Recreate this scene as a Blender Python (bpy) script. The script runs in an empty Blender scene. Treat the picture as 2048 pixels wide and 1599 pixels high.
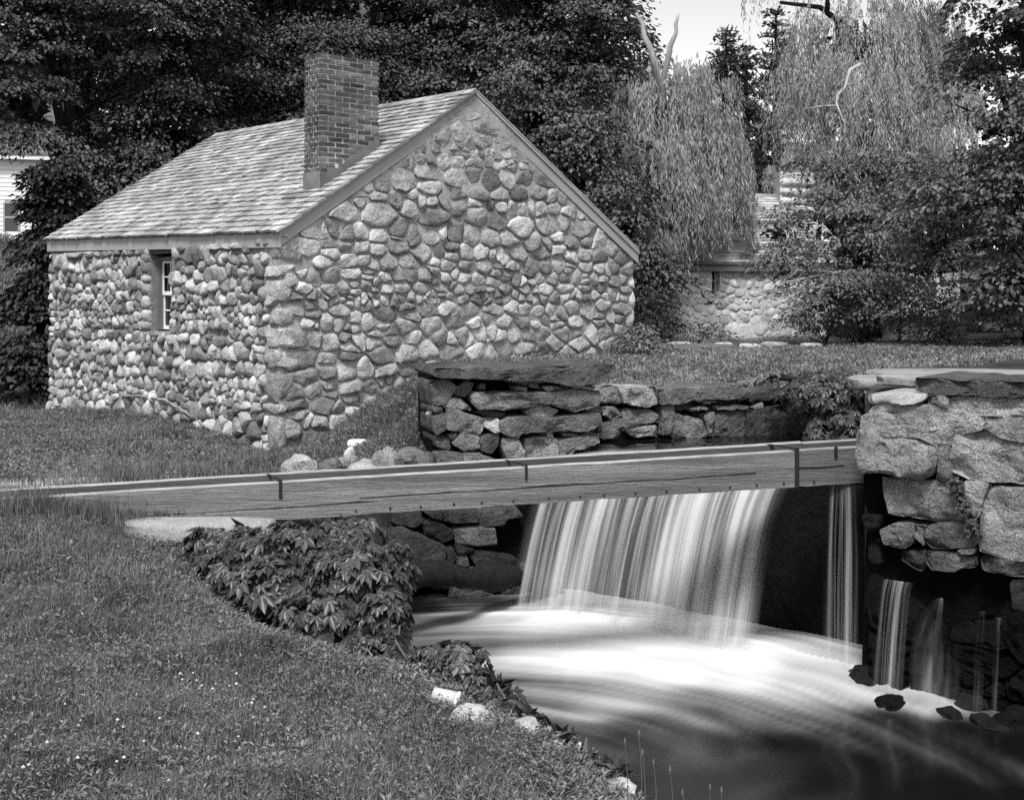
import bpy, math, random
import numpy as np
from mathutils import noise as mnoise, Vector
R = math.radians
rng = np.random.default_rng(7)
random.seed(7)
sc = bpy.context.scene
col = sc.collection

# ------------------------------------------------------------------ camera, sky, sun, exposure
F, CX, HY, CZ = 2400.0, 1024.0, 590.0, 1.7          # focal length, centre and horizon in photo pixels, eye height
cam_d = bpy.data.cameras.new('camera'); cam = bpy.data.objects.new('camera', cam_d); col.objects.link(cam)
cam_d.sensor_fit = 'HORIZONTAL'; cam_d.sensor_width = 36.0; cam_d.lens = 36.0 * F / 2048.0
cam_d.shift_y = -(799.5 - HY) / 2048.0; cam_d.clip_start = 0.1; cam_d.clip_end = 2000
cam.location = (0, 0, CZ); cam.rotation_euler = (R(90), 0, 0); sc.camera = cam

SUN_EL, SUN_AZ = 58.0, -12.0                         # sun behind the camera, a little to the left, veiled
w = bpy.data.worlds.new('World'); sc.world = w; w.use_nodes = True
wn = w.node_tree; bgn = wn.nodes['Background']
sky = wn.nodes.new('ShaderNodeTexSky'); sky.sky_type = 'NISHITA'; sky.sun_disc = False
sky.sun_elevation = R(SUN_EL); sky.sun_rotation = R(180 + SUN_AZ); sky.air_density = 1.0; sky.dust_density = 1.0; sky.ozone_density = 1.0
bw = wn.nodes.new('ShaderNodeRGBToBW')
wn.links.new(sky.outputs[0], bw.inputs[0]); wn.links.new(bw.outputs[0], bgn.inputs[0]); bgn.inputs[1].default_value = 0.11
sun_d = bpy.data.lights.new('sun', 'SUN'); sun = bpy.data.objects.new('sun', sun_d); col.objects.link(sun)
sun_d.energy = 2.0; sun_d.angle = R(14); sun_d.color = (1, 1, 1)
sun.rotation_euler = (R(90 - SUN_EL), 0, R(SUN_AZ)); sun.location = (0, -5, 20)
vs = sc.view_settings; vs.view_transform = 'Standard'; vs.look = 'None'; vs.exposure = 1.28; vs.gamma = 1.0; vs.use_curve_mapping = False
sc.render.engine = 'CYCLES'
cy = sc.cycles; cy.max_bounces = 6; cy.diffuse_bounces = 3; cy.glossy_bounces = 3; cy.transmission_bounces = 4; cy.transparent_max_bounces = 12
cy.caustics_reflective = False; cy.caustics_refractive = False
cy.use_denoising = False

# ------------------------------------------------------------------ helpers
def P(px, py, Y): return np.array([(px - CX) / F * Y, Y, CZ + (HY - py) / F * Y])
def G(px, py, z):
    Y = (CZ - z) * F / (py - HY); return np.array([(px - CX) / F * Y, Y, z])
def fbm(x, y, z, o=4): return mnoise.fractal(Vector((x, y, z)), 1.0, 2.0, o, noise_basis='PERLIN_ORIGINAL')
WORLD = {}
def link(o, parent=None, loc=None):
    col.objects.link(o)
    wl = np.array(loc if loc is not None else (0, 0, 0), float)
    if parent is not None:
        o.parent = parent; o.location = wl - WORLD[parent.name]
    else: o.location = wl
    WORLD[o.name] = wl
    return o
def tag(o, label=None, cat=None, group=None, kind=None):
    if label: o['label'] = label
    if cat: o['category'] = cat
    if group: o['group'] = group
    if kind: o['kind'] = kind
    return o
def thing(name, label, cat, loc=(0, 0, 0), group=None):
    return tag(link(bpy.data.objects.new(name, None), None, loc), label, cat, group)
def mesh(name, V, Fc, mat=None, smooth=False, tone=None):
    """V (n,3); Fc (m,k) array or list of tuples"""
    me = bpy.data.meshes.new(name)
    V = np.asarray(V, np.float32)
    if isinstance(Fc, np.ndarray):
        m, k = Fc.shape
        me.vertices.add(len(V)); me.vertices.foreach_set('co', V.ravel())
        me.loops.add(m * k); me.loops.foreach_set('vertex_index', Fc.astype(np.int32).ravel())
        me.polygons.add(m); me.polygons.foreach_set('loop_start', np.arange(0, m * k, k, dtype=np.int32))
        me.update(calc_edges=True)
    else:
        me.from_pydata([tuple(v) for v in V], [], Fc); me.update()
    if tone is not None:
        a = me.attributes.new('tone', 'FLOAT', 'POINT'); a.data.foreach_set('value', np.asarray(tone, np.float32))
    if smooth: me.polygons.foreach_set('use_smooth', np.ones(len(me.polygons), bool))
    if smooth and smooth is not True: me.set_sharp_from_angle(angle=float(smooth))
    if mat: me.materials.append(mat)
    return me
def obj(name, V, Fc, mat, parent=None, loc=None, smooth=False, tone=None, color=None):
    """V in world coordinates; origin moved to loc (default centroid of base)"""
    V = np.asarray(V, float)
    if loc is None:
        mn, mx = V.min(0), V.max(0); loc = np.array([(mn[0] + mx[0]) / 2, (mn[1] + mx[1]) / 2, mn[2]])
    o = bpy.data.objects.new(name, mesh(name, V - loc, Fc, mat, smooth, tone))
    if color is not None: o.color = (color, color, color, 1)
    return link(o, parent, loc)
class MB:
    def __init__(s): s.V = []; s.F = []; s.T = []; s.n = 0
    def add(s, V, Fc, tone=0.0):
        s.V.append(np.asarray(V, float)); s.F += [tuple(int(i) + s.n for i in f) for f in Fc]
        s.T.append(np.full(len(V), tone)); s.n += len(V); return s
    def build(s, name, mat, parent=None, smooth=False, color=None, loc=None):
        return obj(name, np.concatenate(s.V), s.F, mat, parent, loc, smooth, np.concatenate(s.T), color)
BOXF = [(0, 3, 2, 1), (4, 5, 6, 7), (0, 1, 5, 4), (1, 2, 6, 5), (2, 3, 7, 6), (3, 0, 4, 7)]
def box(o, a, b, c):
    o, a, b, c = [np.asarray(v, float) for v in (o, a, b, c)]
    return np.array([o, o + a, o + a + b, o + b, o + c, o + a + c, o + a + b + c, o + b + c]), BOXF
def prism(poly, ext):
    poly = np.asarray(poly, float); n = len(poly); V = np.concatenate([poly, poly + np.asarray(ext, float)])
    return V, [tuple(range(n))[::-1], tuple(range(n, 2 * n))] + [(i, (i + 1) % n, n + (i + 1) % n, n + i) for i in range(n)]
def tube(path, rad, seg=8, jit=0.0):
    path = np.asarray(path, float); n = len(path); V = []; rad = np.broadcast_to(rad, (n,))
    for i in range(n):
        t = path[min(i + 1, n - 1)] - path[max(i - 1, 0)]; t /= np.linalg.norm(t) + 1e-9
        u = np.cross(t, [0.31, 0.2, 0.93] if abs(t[2]) < .9 else [1, 0, 0]); u /= np.linalg.norm(u); v = np.cross(t, u)
        for k in range(seg):
            a = 2 * math.pi * k / seg; r = rad[i] * (1 + jit * (random.random() - .5))
            V.append(path[i] + r * (math.cos(a) * u + math.sin(a) * v))
    Fc = [(i * seg + k, i * seg + (k + 1) % seg, (i + 1) * seg + (k + 1) % seg, (i + 1) * seg + k) for i in range(n - 1) for k in range(seg)]
    Fc += [tuple(range(seg))[::-1], tuple(range((n - 1) * seg, n * seg))]
    return np.array(V), Fc
def copy_obj(o, parent, loc, rot=None, scale=None, name=None):
    c = o.copy()
    if name: c.name = name
    link(c, parent, loc)
    if rot is not None: c.rotation_euler = rot
    if scale is not None: c.scale = scale if np.ndim(scale) else (scale,) * 3
    return c

# ------------------------------------------------------------------ materials (the photograph is black and white: every colour is a grey)
def nd(nt, t, **kw):
    n = nt.nodes.new(t)
    for k, v in kw.items(): setattr(n, k, v)
    return n
def math_n(nt, op, a, b=None, clamp=False):
    n = nd(nt, 'ShaderNodeMath', operation=op); n.use_clamp = clamp
    for i, v in enumerate((a, b)):
        if v is None: continue
        if isinstance(v, (int, float)): n.inputs[i].default_value = v
        else: nt.links.new(v, n.inputs[i])
    return n.outputs[0]
def mrange(nt, v, a, b, c, d, smooth=False):
    n = nd(nt, 'ShaderNodeMapRange'); n.interpolation_type = 'SMOOTHSTEP' if smooth else 'LINEAR'
    nt.links.new(v, n.inputs[0])
    for i, x in enumerate((a, b, c, d)): n.inputs[i + 1].default_value = x
    return n.outputs[0]
def noise_n(nt, vec, scale, detail=5, rough=.55, dist=0.0):
    n = nd(nt, 'ShaderNodeTexNoise'); n.inputs['Scale'].default_value = scale; n.inputs['Detail'].default_value = detail
    n.inputs['Roughness'].default_value = rough; n.inputs['Distortion'].default_value = dist
    nt.links.new(vec, n.inputs['Vector']); return n.outputs[0]
def M(name, lo, hi, rough=.9, spec=.2, bump2=0.0, ns=6, nmix=.35, ss=1.2, smix=.25, bump=.35, bs=35, bdist=.02, grain=None, transl=0.0, speck=0.0, coord='pos'):
    m = bpy.data.materials.new(name); m.use_nodes = True; nt = m.node_tree; L = nt.links
    bs_n = nt.nodes['Principled BSDF']; out = nt.nodes['Material Output']
    if coord == 'pos': vec = nd(nt, 'ShaderNodeNewGeometry').outputs['Position']
    else: vec = nd(nt, 'ShaderNodeTexCoord').outputs['Object']
    if grain:
        mp = nd(nt, 'ShaderNodeMapping'); mp.inputs['Scale'].default_value = grain; L.new(vec, mp.inputs[0]); vec = mp.outputs[0]
    at = nd(nt, 'ShaderNodeAttribute', attribute_name='tone'); oi = nd(nt, 'ShaderNodeObjectInfo')
    fr = math_n(nt, 'FRACT', math_n(nt, 'ADD', at.outputs['Fac'], oi.outputs['Random']))
    v = mrange(nt, fr, 0, 1, lo, hi)
    if nmix: v = math_n(nt, 'MULTIPLY', v, mrange(nt, noise_n(nt, vec, ns), .25, .75, 1 - nmix, 1 + nmix))
    if smix: v = math_n(nt, 'MULTIPLY', v, mrange(nt, noise_n(nt, vec, ss, 3), .3, .7, 1 - smix, 1 + smix))
    if speck:
        v = math_n(nt, 'MULTIPLY', v, mrange(nt, noise_n(nt, vec, 110, 2, .7), .35, .65, 1 - speck, 1 + speck))
    v = math_n(nt, 'MULTIPLY', v, oi.outputs['Color'], True)
    L.new(v, bs_n.inputs['Base Color'])
    bs_n.inputs['Roughness'].default_value = rough; bs_n.inputs['Specular IOR Level'].default_value = spec
    if bump:
        b = nd(nt, 'ShaderNodeBump'); b.inputs['Strength'].default_value = bump; b.inputs['Distance'].default_value = bdist
        L.new(noise_n(nt, vec, bs, 6, .65), b.inputs['Height']); L.new(b.outputs[0], bs_n.inputs['Normal'])
        if bump2:
            b2 = nd(nt, 'ShaderNodeBump'); b2.inputs['Strength'].default_value = 1; b2.inputs['Distance'].default_value = bump2
            L.new(noise_n(nt, vec, 6.5, 4, .6, .6), b2.inputs['Height']); L.new(b2.outputs[0], b.inputs['Normal'])
    if transl:
        tr = nd(nt, 'ShaderNodeBsdfTranslucent'); L.new(v, tr.inputs[0]); mx = nd(nt, 'ShaderNodeMixShader'); mx.inputs[0].default_value = transl
        L.new(bs_n.outputs[0], mx.inputs[1]); L.new(tr.outputs[0], mx.inputs[2]); L.new(mx.outputs[0], out.inputs[0])
    return m
MT = dict(
    mortar=M('mortar', .34, .34, ns=14, nmix=.3, bump=.8, bs=60, bdist=.03, speck=.25),
    gable=M('gable_fieldstone', .15, .46, bump2=.05, ns=9, nmix=.3, ss=3, smix=.25, bump=.7, bs=28, bdist=.03, speck=.35),
    cobble=M('cobble_fieldstone', .13, .46, bump2=.04, ns=9, nmix=.3, ss=3, smix=.25, bump=.6, bs=28, bdist=.025, speck=.3),
    pale=M('pale_rubble', .30, .56, ns=9, nmix=.25, bump=.5, bs=28, bdist=.02, speck=.2),
    gap_shade=M('shaded_plank_face', .06, .08, rough=.8, ns=7, nmix=.3, bump=.5, bs=14, grain=(.3, 3, 10)),  # inner flume faces, with the shade of the gap put into the colour
    lit_top=M('lit_plank_top', .26, .32, rough=.85, ns=9, nmix=.5, bump=.4, bs=14, grain=(.6, 3, 10)),  # upper plank faces, with the skylight on them put into the colour
    ashlar=M('rough_granite', .14, .26, bump2=.12, ns=5, nmix=.4, ss=1.6, smix=.35, bump=1.0, bs=22, bdist=.05, speck=.4),
    ledge=M('pale_ledge_stone', .36, .48, ns=5, nmix=.25, bump=.8, bs=22, bdist=.03, speck=.3),
    dark=M('lichened_dark_stone', .05, .13, bump2=.12, ns=5, nmix=.5, ss=2, smix=.4, bump=1.0, bs=22, bdist=.05, speck=.4),
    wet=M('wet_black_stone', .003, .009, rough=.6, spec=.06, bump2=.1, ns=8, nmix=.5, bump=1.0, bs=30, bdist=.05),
    shingle=M('weathered_shingle', .19, .40, ns=6, nmix=.2, ss=1.1, smix=.4, bump=.35, bs=30, bdist=.006, grain=(2.2, 2.2, 1.0)),
    fascia=M('painted_trim', .30, .31, rough=.55, spec=.35, ns=3, nmix=.06, smix=.06, bump=.08, bs=60),
    brick=M('chimney_brick', .045, .13, ns=12, nmix=.35, ss=2.5, smix=.3, bump=.8, bs=60, bdist=.01, speck=.3),
    brickmortar=M('chimney_mortar', .42, .45, ns=14, nmix=.25, bump=.6, bs=80, bdist=.01),
    lead=M('lead_flashing', .09, .11, rough=.55, spec=.4, ns=5, nmix=.35, bump=.15, bs=30),
    white=M('white_paint', .72, .75, rough=.5, ns=4, nmix=.06, smix=.04, bump=0),
    greypaint=M('grey_paint', .13, .14, rough=.5, ns=4, nmix=.1, smix=.08, bump=0),
    glass=M('window_glass', .012, .015, rough=.06, spec=.6, nmix=0, smix=0, bump=0),
    black=M('dark_inside', .01, .012, nmix=0, smix=0, bump=0),
    plank=M('weathered_plank', .14, .19, rough=.8, ns=7, nmix=.32, ss=1.4, smix=.35, bump=.9, bs=14, bdist=.02, speck=.2, grain=(.3, 3, 10)),
    oldwood=M('old_barn_board', .14, .30, rough=.85, ns=7, nmix=.3, bump=.4, bs=16, grain=(6, 6, .5)),
    iron=M('rusty_iron', .012, .02, rough=.7, ns=10, nmix=.4, bump=.3, bs=60),
    bark=M('tree_bark', .014, .022, ns=8, nmix=.5, bump=1.0, bs=14, bdist=.06, grain=(3, 3, .6)),
    palebark=M('bare_dead_wood', .30, .36, ns=6, nmix=.3, bump=.6, bs=14, bdist=.03, grain=(3, 3, .6)),
    soil=M('grassy_soil', .035, .036, ns=3, nmix=.5, ss=.7, smix=.35, bump=1.0, bs=14, bdist=.08),
    earth=M('bare_earth', .06, .07, ns=4, nmix=.5, bump=1.0, bs=16, bdist=.08),
    grass=M('grass_blade', .07, .24, rough=.7, nmix=0, ss=2.2, smix=.45, bump=0, transl=.3),
    lawn=M('lawn_grass_blade', .13, .30, rough=.7, nmix=0, ss=1.6, smix=.4, bump=0, transl=.3),
    weed=M('weed_leaf', .09, .25, rough=.6, nmix=0, smix=.2, bump=0, transl=.25),
    creeper=M('creeper_leaf', .03, .085, rough=.42, spec=.45, nmix=0, smix=.2, bump=0, transl=.2),
    maple=M('maple_leaf', .04, .12, rough=.55, spec=.3, nmix=0, ss=.45, smix=.45, bump=0, transl=.08),
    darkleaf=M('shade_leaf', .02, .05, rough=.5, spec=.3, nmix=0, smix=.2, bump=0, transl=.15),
    willow=M('willow_leaf', .24, .46, rough=.55, nmix=0, ss=.5, smix=.2, bump=0, transl=.35),
    apple=M('apple_leaf', .075, .19, rough=.5, spec=.4, nmix=0, ss=.5, smix=.2, bump=0, transl=.25),
    pine=M('pine_needle', .06, .12, rough=.6, nmix=0, smix=.2, bump=0, transl=.15),
    farleaf=M('far_leaf', .07, .16, rough=.6, nmix=0, ss=.3, smix=.25, bump=0, transl=.25),
    flower=M('clover_white', .5, .65, rough=.8, nmix=0, smix=0, bump=0),
    stalk=M('seed_stalk', .10, .12, nmix=0, smix=0, bump=0),
    paleblock=M('pale_quartz', .62, .72, ns=8, nmix=.15, bump=.5, bs=30, speck=.15),
)
def water_mat(name, base=.006, rough=.12):
    m = bpy.data.materials.new(name); m.use_nodes = True; nt = m.node_tree; L = nt.links
    p = nt.nodes['Principled BSDF']; p.inputs['Base Color'].default_value = (base,) * 3 + (1,); p.inputs['Roughness'].default_value = rough
    p.inputs['IOR'].default_value = 1.33
    at = nd(nt, 'ShaderNodeAttribute', attribute_name='foam')
    df = nd(nt, 'ShaderNodeBsdfDiffuse'); df.inputs[0].default_value = (.72, .72, .72, 1)
    mx = nd(nt, 'ShaderNodeMixShader'); L.new(at.outputs['Fac'], mx.inputs[0]); L.new(p.outputs[0], mx.inputs[1]); L.new(df.outputs[0], mx.inputs[2])
    L.new(mx.outputs[0], nt.nodes['Material Output'].inputs[0]); return m
def fall_mat(name, su, lo, hi, amax=.95, amin=.25):
    """silky falling water: white water strands, see-through between them; uv.x runs along the lip, uv.y down the fall"""
    m = bpy.data.materials.new(name); m.use_nodes = True; nt = m.node_tree; L = nt.links
    nt.nodes.remove(nt.nodes['Principled BSDF'])
    uv = nd(nt, 'ShaderNodeUVMap'); mp = nd(nt, 'ShaderNodeMapping'); mp.inputs['Scale'].default_value = (su, .55, 1); L.new(uv.outputs[0], mp.inputs[0])
    mp2 = nd(nt, 'ShaderNodeMapping'); mp2.inputs['Scale'].default_value = (su * 4.5, .9, 1); L.new(uv.outputs[0], mp2.inputs[0])
    a = noise_n(nt, mp.outputs[0], 1, 2, .5); b = noise_n(nt, mp2.outputs[0], 1, 3, .6)
    mp3 = nd(nt, 'ShaderNodeMapping'); mp3.inputs['Scale'].default_value = (su * .3, .4, 1); mp3.inputs['Location'].default_value = (3.7, 1.1, 0); L.new(uv.outputs[0], mp3.inputs[0]); c_ = noise_n(nt, mp3.outputs[0], 1, 1, .5)
    s = math_n(nt, 'ADD', math_n(nt, 'ADD', math_n(nt, 'MULTIPLY', a, .45), math_n(nt, 'MULTIPLY', b, .25)), math_n(nt, 'MULTIPLY', c_, .3))
    dens = mrange(nt, s, lo, hi, amin, amax, True)
    at = nd(nt, 'ShaderNodeAttribute', attribute_name='fade'); dens = math_n(nt, 'MULTIPLY', dens, at.outputs['Fac'], True)
    df = nd(nt, 'ShaderNodeBsdfDiffuse'); df.inputs[0].default_value = (.86, .86, .86, 1)
    tl = nd(nt, 'ShaderNodeBsdfTranslucent'); tl.inputs[0].default_value = (.86, .86, .86, 1)
    m1 = nd(nt, 'ShaderNodeMixShader'); m1.inputs[0].default_value = .35; L.new(df.outputs[0], m1.inputs[1]); L.new(tl.outputs[0], m1.inputs[2])
    tr = nd(nt, 'ShaderNodeBsdfTransparent'); m2 = nd(nt, 'ShaderNodeMixShader')
    L.new(dens, m2.inputs[0]); L.new(tr.outputs[0], m2.inputs[1]); L.new(m1.outputs[0], m2.inputs[2]); L.new(m2.outputs[0], nt.nodes['Material Output'].inputs[0])
    return m
MT['water'] = water_mat('stream_water', .005, .16); MT['pond'] = water_mat('pond_water', .006, .07)
MT['fall'] = fall_mat('falling_water', 26, .40, .64, .58, .05); MT['jet'] = fall_mat('thin_falling_water', 90, .40, .68, .5, .0)

# ------------------------------------------------------------------ terrain
WZ, PZ = -1.1, 0.2                                   # lower pool and mill pond levels
def inpoly(x, y, poly):
    poly = np.asarray(poly); c = np.zeros(np.shape(x), bool); j = len(poly) - 1
    for i in range(len(poly)):
        xi, yi = poly[i]; xj, yj = poly[j]
        c ^= ((yi > y) != (yj > y)) & (x < (xj - xi) * (y - yi) / (yj - yi + 1e-12) + xi); j = i
    return c
def polydist(x, y, poly):
    d = np.full(np.shape(x), 1e9); poly = np.asarray(poly)
    for i in range(len(poly)):
        a, b = poly[i - 1], poly[i]; ab = b - a
        t = np.clip(((x - a[0]) * ab[0] + (y - a[1]) * ab[1]) / (ab @ ab + 1e-12), 0, 1)
        d = np.minimum(d, np.hypot(x - a[0] - t * ab[0], y - a[1] - t * ab[1]))
    return d
BANK = [(1.9, .3), (1.25, 2.0), (.75, 3.6), (.45, 4.56), (.32, 4.95), (.13, 5.35), (-.09, 5.72), (-.45, 5.86), (-.8, 6.02), (-1.2, 6.35), (-1.7, 6.95), (-2.05, 7.7), (-1.95, 8.35), (-1.25, 8.95), (-1.15, 10.95)]
LOWER = BANK + [(-.7, 11.35), (.5, 11.75), (2.48, 10.0), (2.9, 9.45), (3.8, 8.7), (9, 6.6), (9, .3)]
UPPER = [(.45, 11.3), (2.3, 9.75), (2.62, 9.2), (3.2, 10.5), (4.4, 13.35), (3.9, 13.35), (.82, 12.45)]
cp = []
def cg(px, py, z): p = G(px, py, z); cp.append(tuple(p))
def cY(px, py, Y): cp.append(tuple(P(px, py, Y)))
for px, py, z in [(0, 1599, .0), (600, 1599, .0), (1150, 1599, -.08), (0, 1300, .02), (400, 1300, .0), (760, 1330, -.06), (960, 1400, -.12), (0, 1130, .13), (300, 1110, .06),
                  (520, 1070, .0), (0, 1022, .21), (130, 1022, .2), (260, 1026, .15), (400, 1048, .08), (0, 975, .27), (250, 975, .2), (500, 975, .06), (0, 950, .22), (150, 930, .18), (330, 930, .05), (520, 945, .0), (620, 950, .03)]: cg(px, py, z)
for px, py, Y in [(100, 826, 19.1), (250, 822, 17.2), (345, 838, 16.2), (440, 872, 15), (528, 914, 14), (200, 860, 15.5), (330, 868, 14), (430, 905, 13), (600, 905, 14.2), (700, 838, 14.7), (800, 778, 15.1),
                  (870, 740, 15.5), (1000, 722, 16.3), (1265, 705, 18.4), (690, 900, 12.6), (800, 850, 12.8), (855, 800, 12.5), (740, 925, 11.3), (840, 915, 11.2), (862, 755, 13.2), (930, 738, 13.5),
                  (1300, 772, 13.3), (1500, 765, 13.4), (1700, 752, 13.5), (1250, 735, 15), (1600, 720, 16), (1900, 715, 15), (2048, 760, 12), (1500, 692, 22), (1900, 668, 25), (1300, 688, 22),
                  (2400, 680, 22), (-60, 830, 17), (-60, 800, 20), (0, 560, 32), (40, 470, 42), (-300, 470, 42), (300, 560, 40), (-100, 650, 26)]: cY(px, py, Y)
cp += [(-3, 3, .0), (0, 0, 0), (-6, 2, .05), (-8, 8, .15), (-14, 15, .3), (0, 30, .8), (10, 30, 1.0), (20, 22, 1.2), (4, 45, 1.5), (25, 45, 2), (-50, 60, 6), (0, 80, 4), (50, 80, 4), (8, 11, 1.0), (14, 10, 1.0),
       (-3, 22, .5), (-30, 20, 1.0), (-40, 0, .5), (0, -20, 0), (30, -10, -.5)]
cp = np.array(cp)
D = np.hypot(cp[:, None, 0] - cp[None, :, 0], cp[:, None, 1] - cp[None, :, 1])
NCP = len(cp); A_ = np.zeros((NCP + 3, NCP + 3)); A_[:NCP, :NCP] = -D - .15 * np.eye(NCP); A_[:NCP, NCP] = 1; A_[:NCP, NCP + 1:] = cp[:, :2]; A_[NCP:, :NCP] = A_[:NCP, NCP:].T
RB = np.linalg.solve(A_, np.concatenate([cp[:, 2], [0, 0, 0]]))
def wob(x, y, s, ph): return np.sin(x * s + ph + 1.3 * np.sin(y * s * .7 + ph)) * np.cos(y * s * 1.1 + 2 * ph + np.sin(x * s * .6))
def Hbase(x, y):
    x = np.asarray(x, float); y = np.asarray(y, float); sh = x.shape; x = x.ravel(); y = y.ravel(); z = np.empty(len(x))
    for s in range(0, len(x), 20000):
        xx, yy = np.clip(x[s:s + 20000], -60, 60), np.clip(y[s:s + 20000], -25, 85)
        z[s:s + 20000] = -np.hypot(xx[:, None] - cp[:, 0], yy[:, None] - cp[:, 1]) @ RB[:NCP] + RB[NCP] + xx * RB[NCP + 1] + yy * RB[NCP + 2]
    z += .018 * wob(x, y, 2.3, .4) + .012 * wob(x, y, 5.1, 1.9) + .008 * wob(x, y, 9.7, .8)
    return z.reshape(sh)
def H(x, y):
    z = Hbase(x, y)
    for poly, bed in ((LOWER, -1.75), (UPPER, -.35)):
        ins = inpoly(x, y, poly); d = polydist(x, y, poly)
        k = np.where(ins, np.clip(d / .05, 0, 1), 0); k = k * k * (3 - 2 * k); z0 = z; z = z * (1 - k) + bed * k
        if poly is LOWER: inL = ins
        else: k = np.where(inL, 0, k); z = z0 * (1 - k) + bed * k
        if poly is LOWER: z = z - np.where(~ins, .10 * np.exp(-(d / .25) ** 2), 0)
    return z
def axis(a, b, st, lo, hi):
    c = list(np.arange(a, b + 1e-6, st)); s = st; v = b
    while v < hi: s *= 1.35; v += s; c.append(v)
    s = st; v = a
    while v > lo: s *= 1.35; v -= s; c.insert(0, v)
    return np.array(c)
gx = axis(-9, 8, .13, -260, 260); gy = axis(2.0, 24, .13, -60, 320)
GX, GY = np.meshgrid(gx, gy)
bk = np.array(BANK); xb = np.interp(GY[:, 0], bk[:, 1], bk[:, 0]); jc = int(np.argmin(np.abs(gx + .25)))   # one column of the sheet follows the bank edge
fall_ = np.clip((11.6 - GY[:, 0]) / .6, 0, 1) * np.clip((GY[:, 0] + 1) / 2, 0, 1)
GX = GX + ((xb - gx[jc]) * fall_)[:, None] * np.exp(-((GX - gx[jc]) / 2.2) ** 2)
GX[:, jc] -= .012 * fall_; GX[:, jc + 1] -= .055 * fall_
GZ = H(GX, GY)
nx, ny = len(gx), len(gy); ii = (np.arange(ny - 1)[:, None] * nx + np.arange(nx - 1)[None, :]).ravel()
o = obj('ground', np.stack([GX.ravel(), GY.ravel(), GZ.ravel()], 1), np.stack([ii, ii + 1, ii + nx + 1, ii + nx], 1), MT['soil'], None, (0, 0, 0), True)
tag(o, 'grassy ground of the stream bank, terrace and hill', kind='structure')

# ------------------------------------------------------------------ water
LIP0, LIP1 = np.array([.42, 11.28]), np.array([2.30, 9.72])           # crest of the dam, far end to near end
FN = np.array([-(LIP0 - LIP1)[1], (LIP0 - LIP1)[0]]); FN = -FN / np.linalg.norm(FN)
if FN @ np.array([-.6, -.8]) < 0: FN = -FN
def grid_obj(name, x0, x1, y0, y1, nx, ny, zf, mat, foamf, keep=None):
    X, Y = np.meshgrid(np.linspace(x0, x1, nx), np.linspace(y0, y1, ny)); X = X.ravel(); Y = Y.ravel(); fo = foamf(X, Y)
    i = (np.arange(ny - 1)[:, None] * nx + np.arange(nx - 1)[None, :]).ravel()
    if keep is not None: i = i[keep(X[i], Y[i])]
    o = obj(name, np.stack([X, Y, zf(X, Y, fo)], 1), np.stack([i, i + 1, i + nx + 1, i + nx], 1), mat, None, (0, 0, 0), True)
    a = o.data.attributes.new('foam', 'FLOAT', 'POINT'); a.data.foreach_set('value', fo.astype(np.float32)); return o
fp = [(850, 1180, .75), (830, 1214, .12), (940, 1205, .3), (870, 1250, .62), (1000, 1232, .85), (950, 1290, .75), (1050, 1300, .95), (1200, 1320, 1), (1350, 1350, 1), (1500, 1365, .95), (1600, 1375, .85), (1700, 1385, .8), (1780, 1395, .8),
      (1000, 1370, .6), (1100, 1400, .6), (1250, 1400, .75), (1400, 1402, .6), (1500, 1420, .6), (1600, 1445, .5), (1700, 1475, .33), (1850, 1512, .27), (2000, 1550, .2), (2200, 1600, .15), (1900, 1450, .05), (2040, 1490, .02), (1800, 1435, .2),
      (1865, 1420, .8), (1990, 1415, .45), (1190, 1418, .7), (1100, 1460, .22), (1250, 1460, .25), (1400, 1480, .17), (1500, 1500, .05), (1300, 1560, .12), (1450, 1590, .05), (1600, 1560, .015), (1800, 1590, .01), (2040, 1595, .03),
      (1600, 1500, .06), (1720, 1535, .04), (1400, 1435, .4), (1200, 1640, .06), (1600, 1700, .01), (2200, 1480, .02), (1500, 1330, .98), (1300, 1290, 1), (1100, 1250, .95), (1640, 1345, .85)]
FP = np.array([list(G(a, b, WZ)[:2]) + [f] for a, b, f in fp])
def noise2(u, v, seed): return np.array([mnoise.noise(Vector((a, b, seed))) for a, b in zip(u, v)])
def foam_low(x, y):
    out = np.empty(len(x))
    for s in range(0, len(x), 8000):
        d2 = (x[s:s + 8000, None] - FP[:, 0]) ** 2 + (y[s:s + 8000, None] - FP[:, 1]) ** 2
        wgt = 1 / (d2 + .012) ** 1.7; out[s:s + 8000] = (wgt @ FP[:, 2]) / wgt.sum(1)
    rt = np.clip((x - .9) / 1.4, 0, 1); th = (1 - rt) * R(232) + rt * R(332); c, s_ = np.cos(th), np.sin(th)
    # streak coordinates: across and along the current, which swings from the fall round to the outflow
    ac = np.hypot(x + .6, y - 6.2); al = np.arctan2(y - 6.2, x + .6)
    st = .55 * noise2(ac * 5.5, al * 1.3, 3) + .35 * noise2(ac * 13, al * 2.2, 9) + .2 * noise2(ac * 27, al * 3, 5)
    edge = 4 * out * (1 - out)
    f = np.clip(out + .34 * st * (.25 + edge) - .02, 0, 1)
    return .93 * f ** 2.7
def zlow(x, y, f):
    return WZ + .10 * f * np.exp(-np.maximum(0, (np.stack([x, y], 1) - LIP0 - .6 * FN) @ FN) / .5) + .008 * np.sin(3 * x + 2 * y) + .006 * np.sin(7 * y - 4 * x)
tag(grid_obj('stream', -1.4, 9, 1.0, 11.5, 240, 250, zlow, MT['water'], foam_low), 'foaming pool below the fall running off to the right as dark stream', kind='structure')
def foam_pond(x, y):
    d = -((np.stack([x, y], 1) - LIP0) @ FN); s = noise2(x * 3, y * 9, 2)
    dd = np.hypot((x - 1.75) / .9, (y - 11.4) / .22)
    return np.clip(.55 * np.exp(-dd ** 2) * (1 + s), 0, .7)
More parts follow.
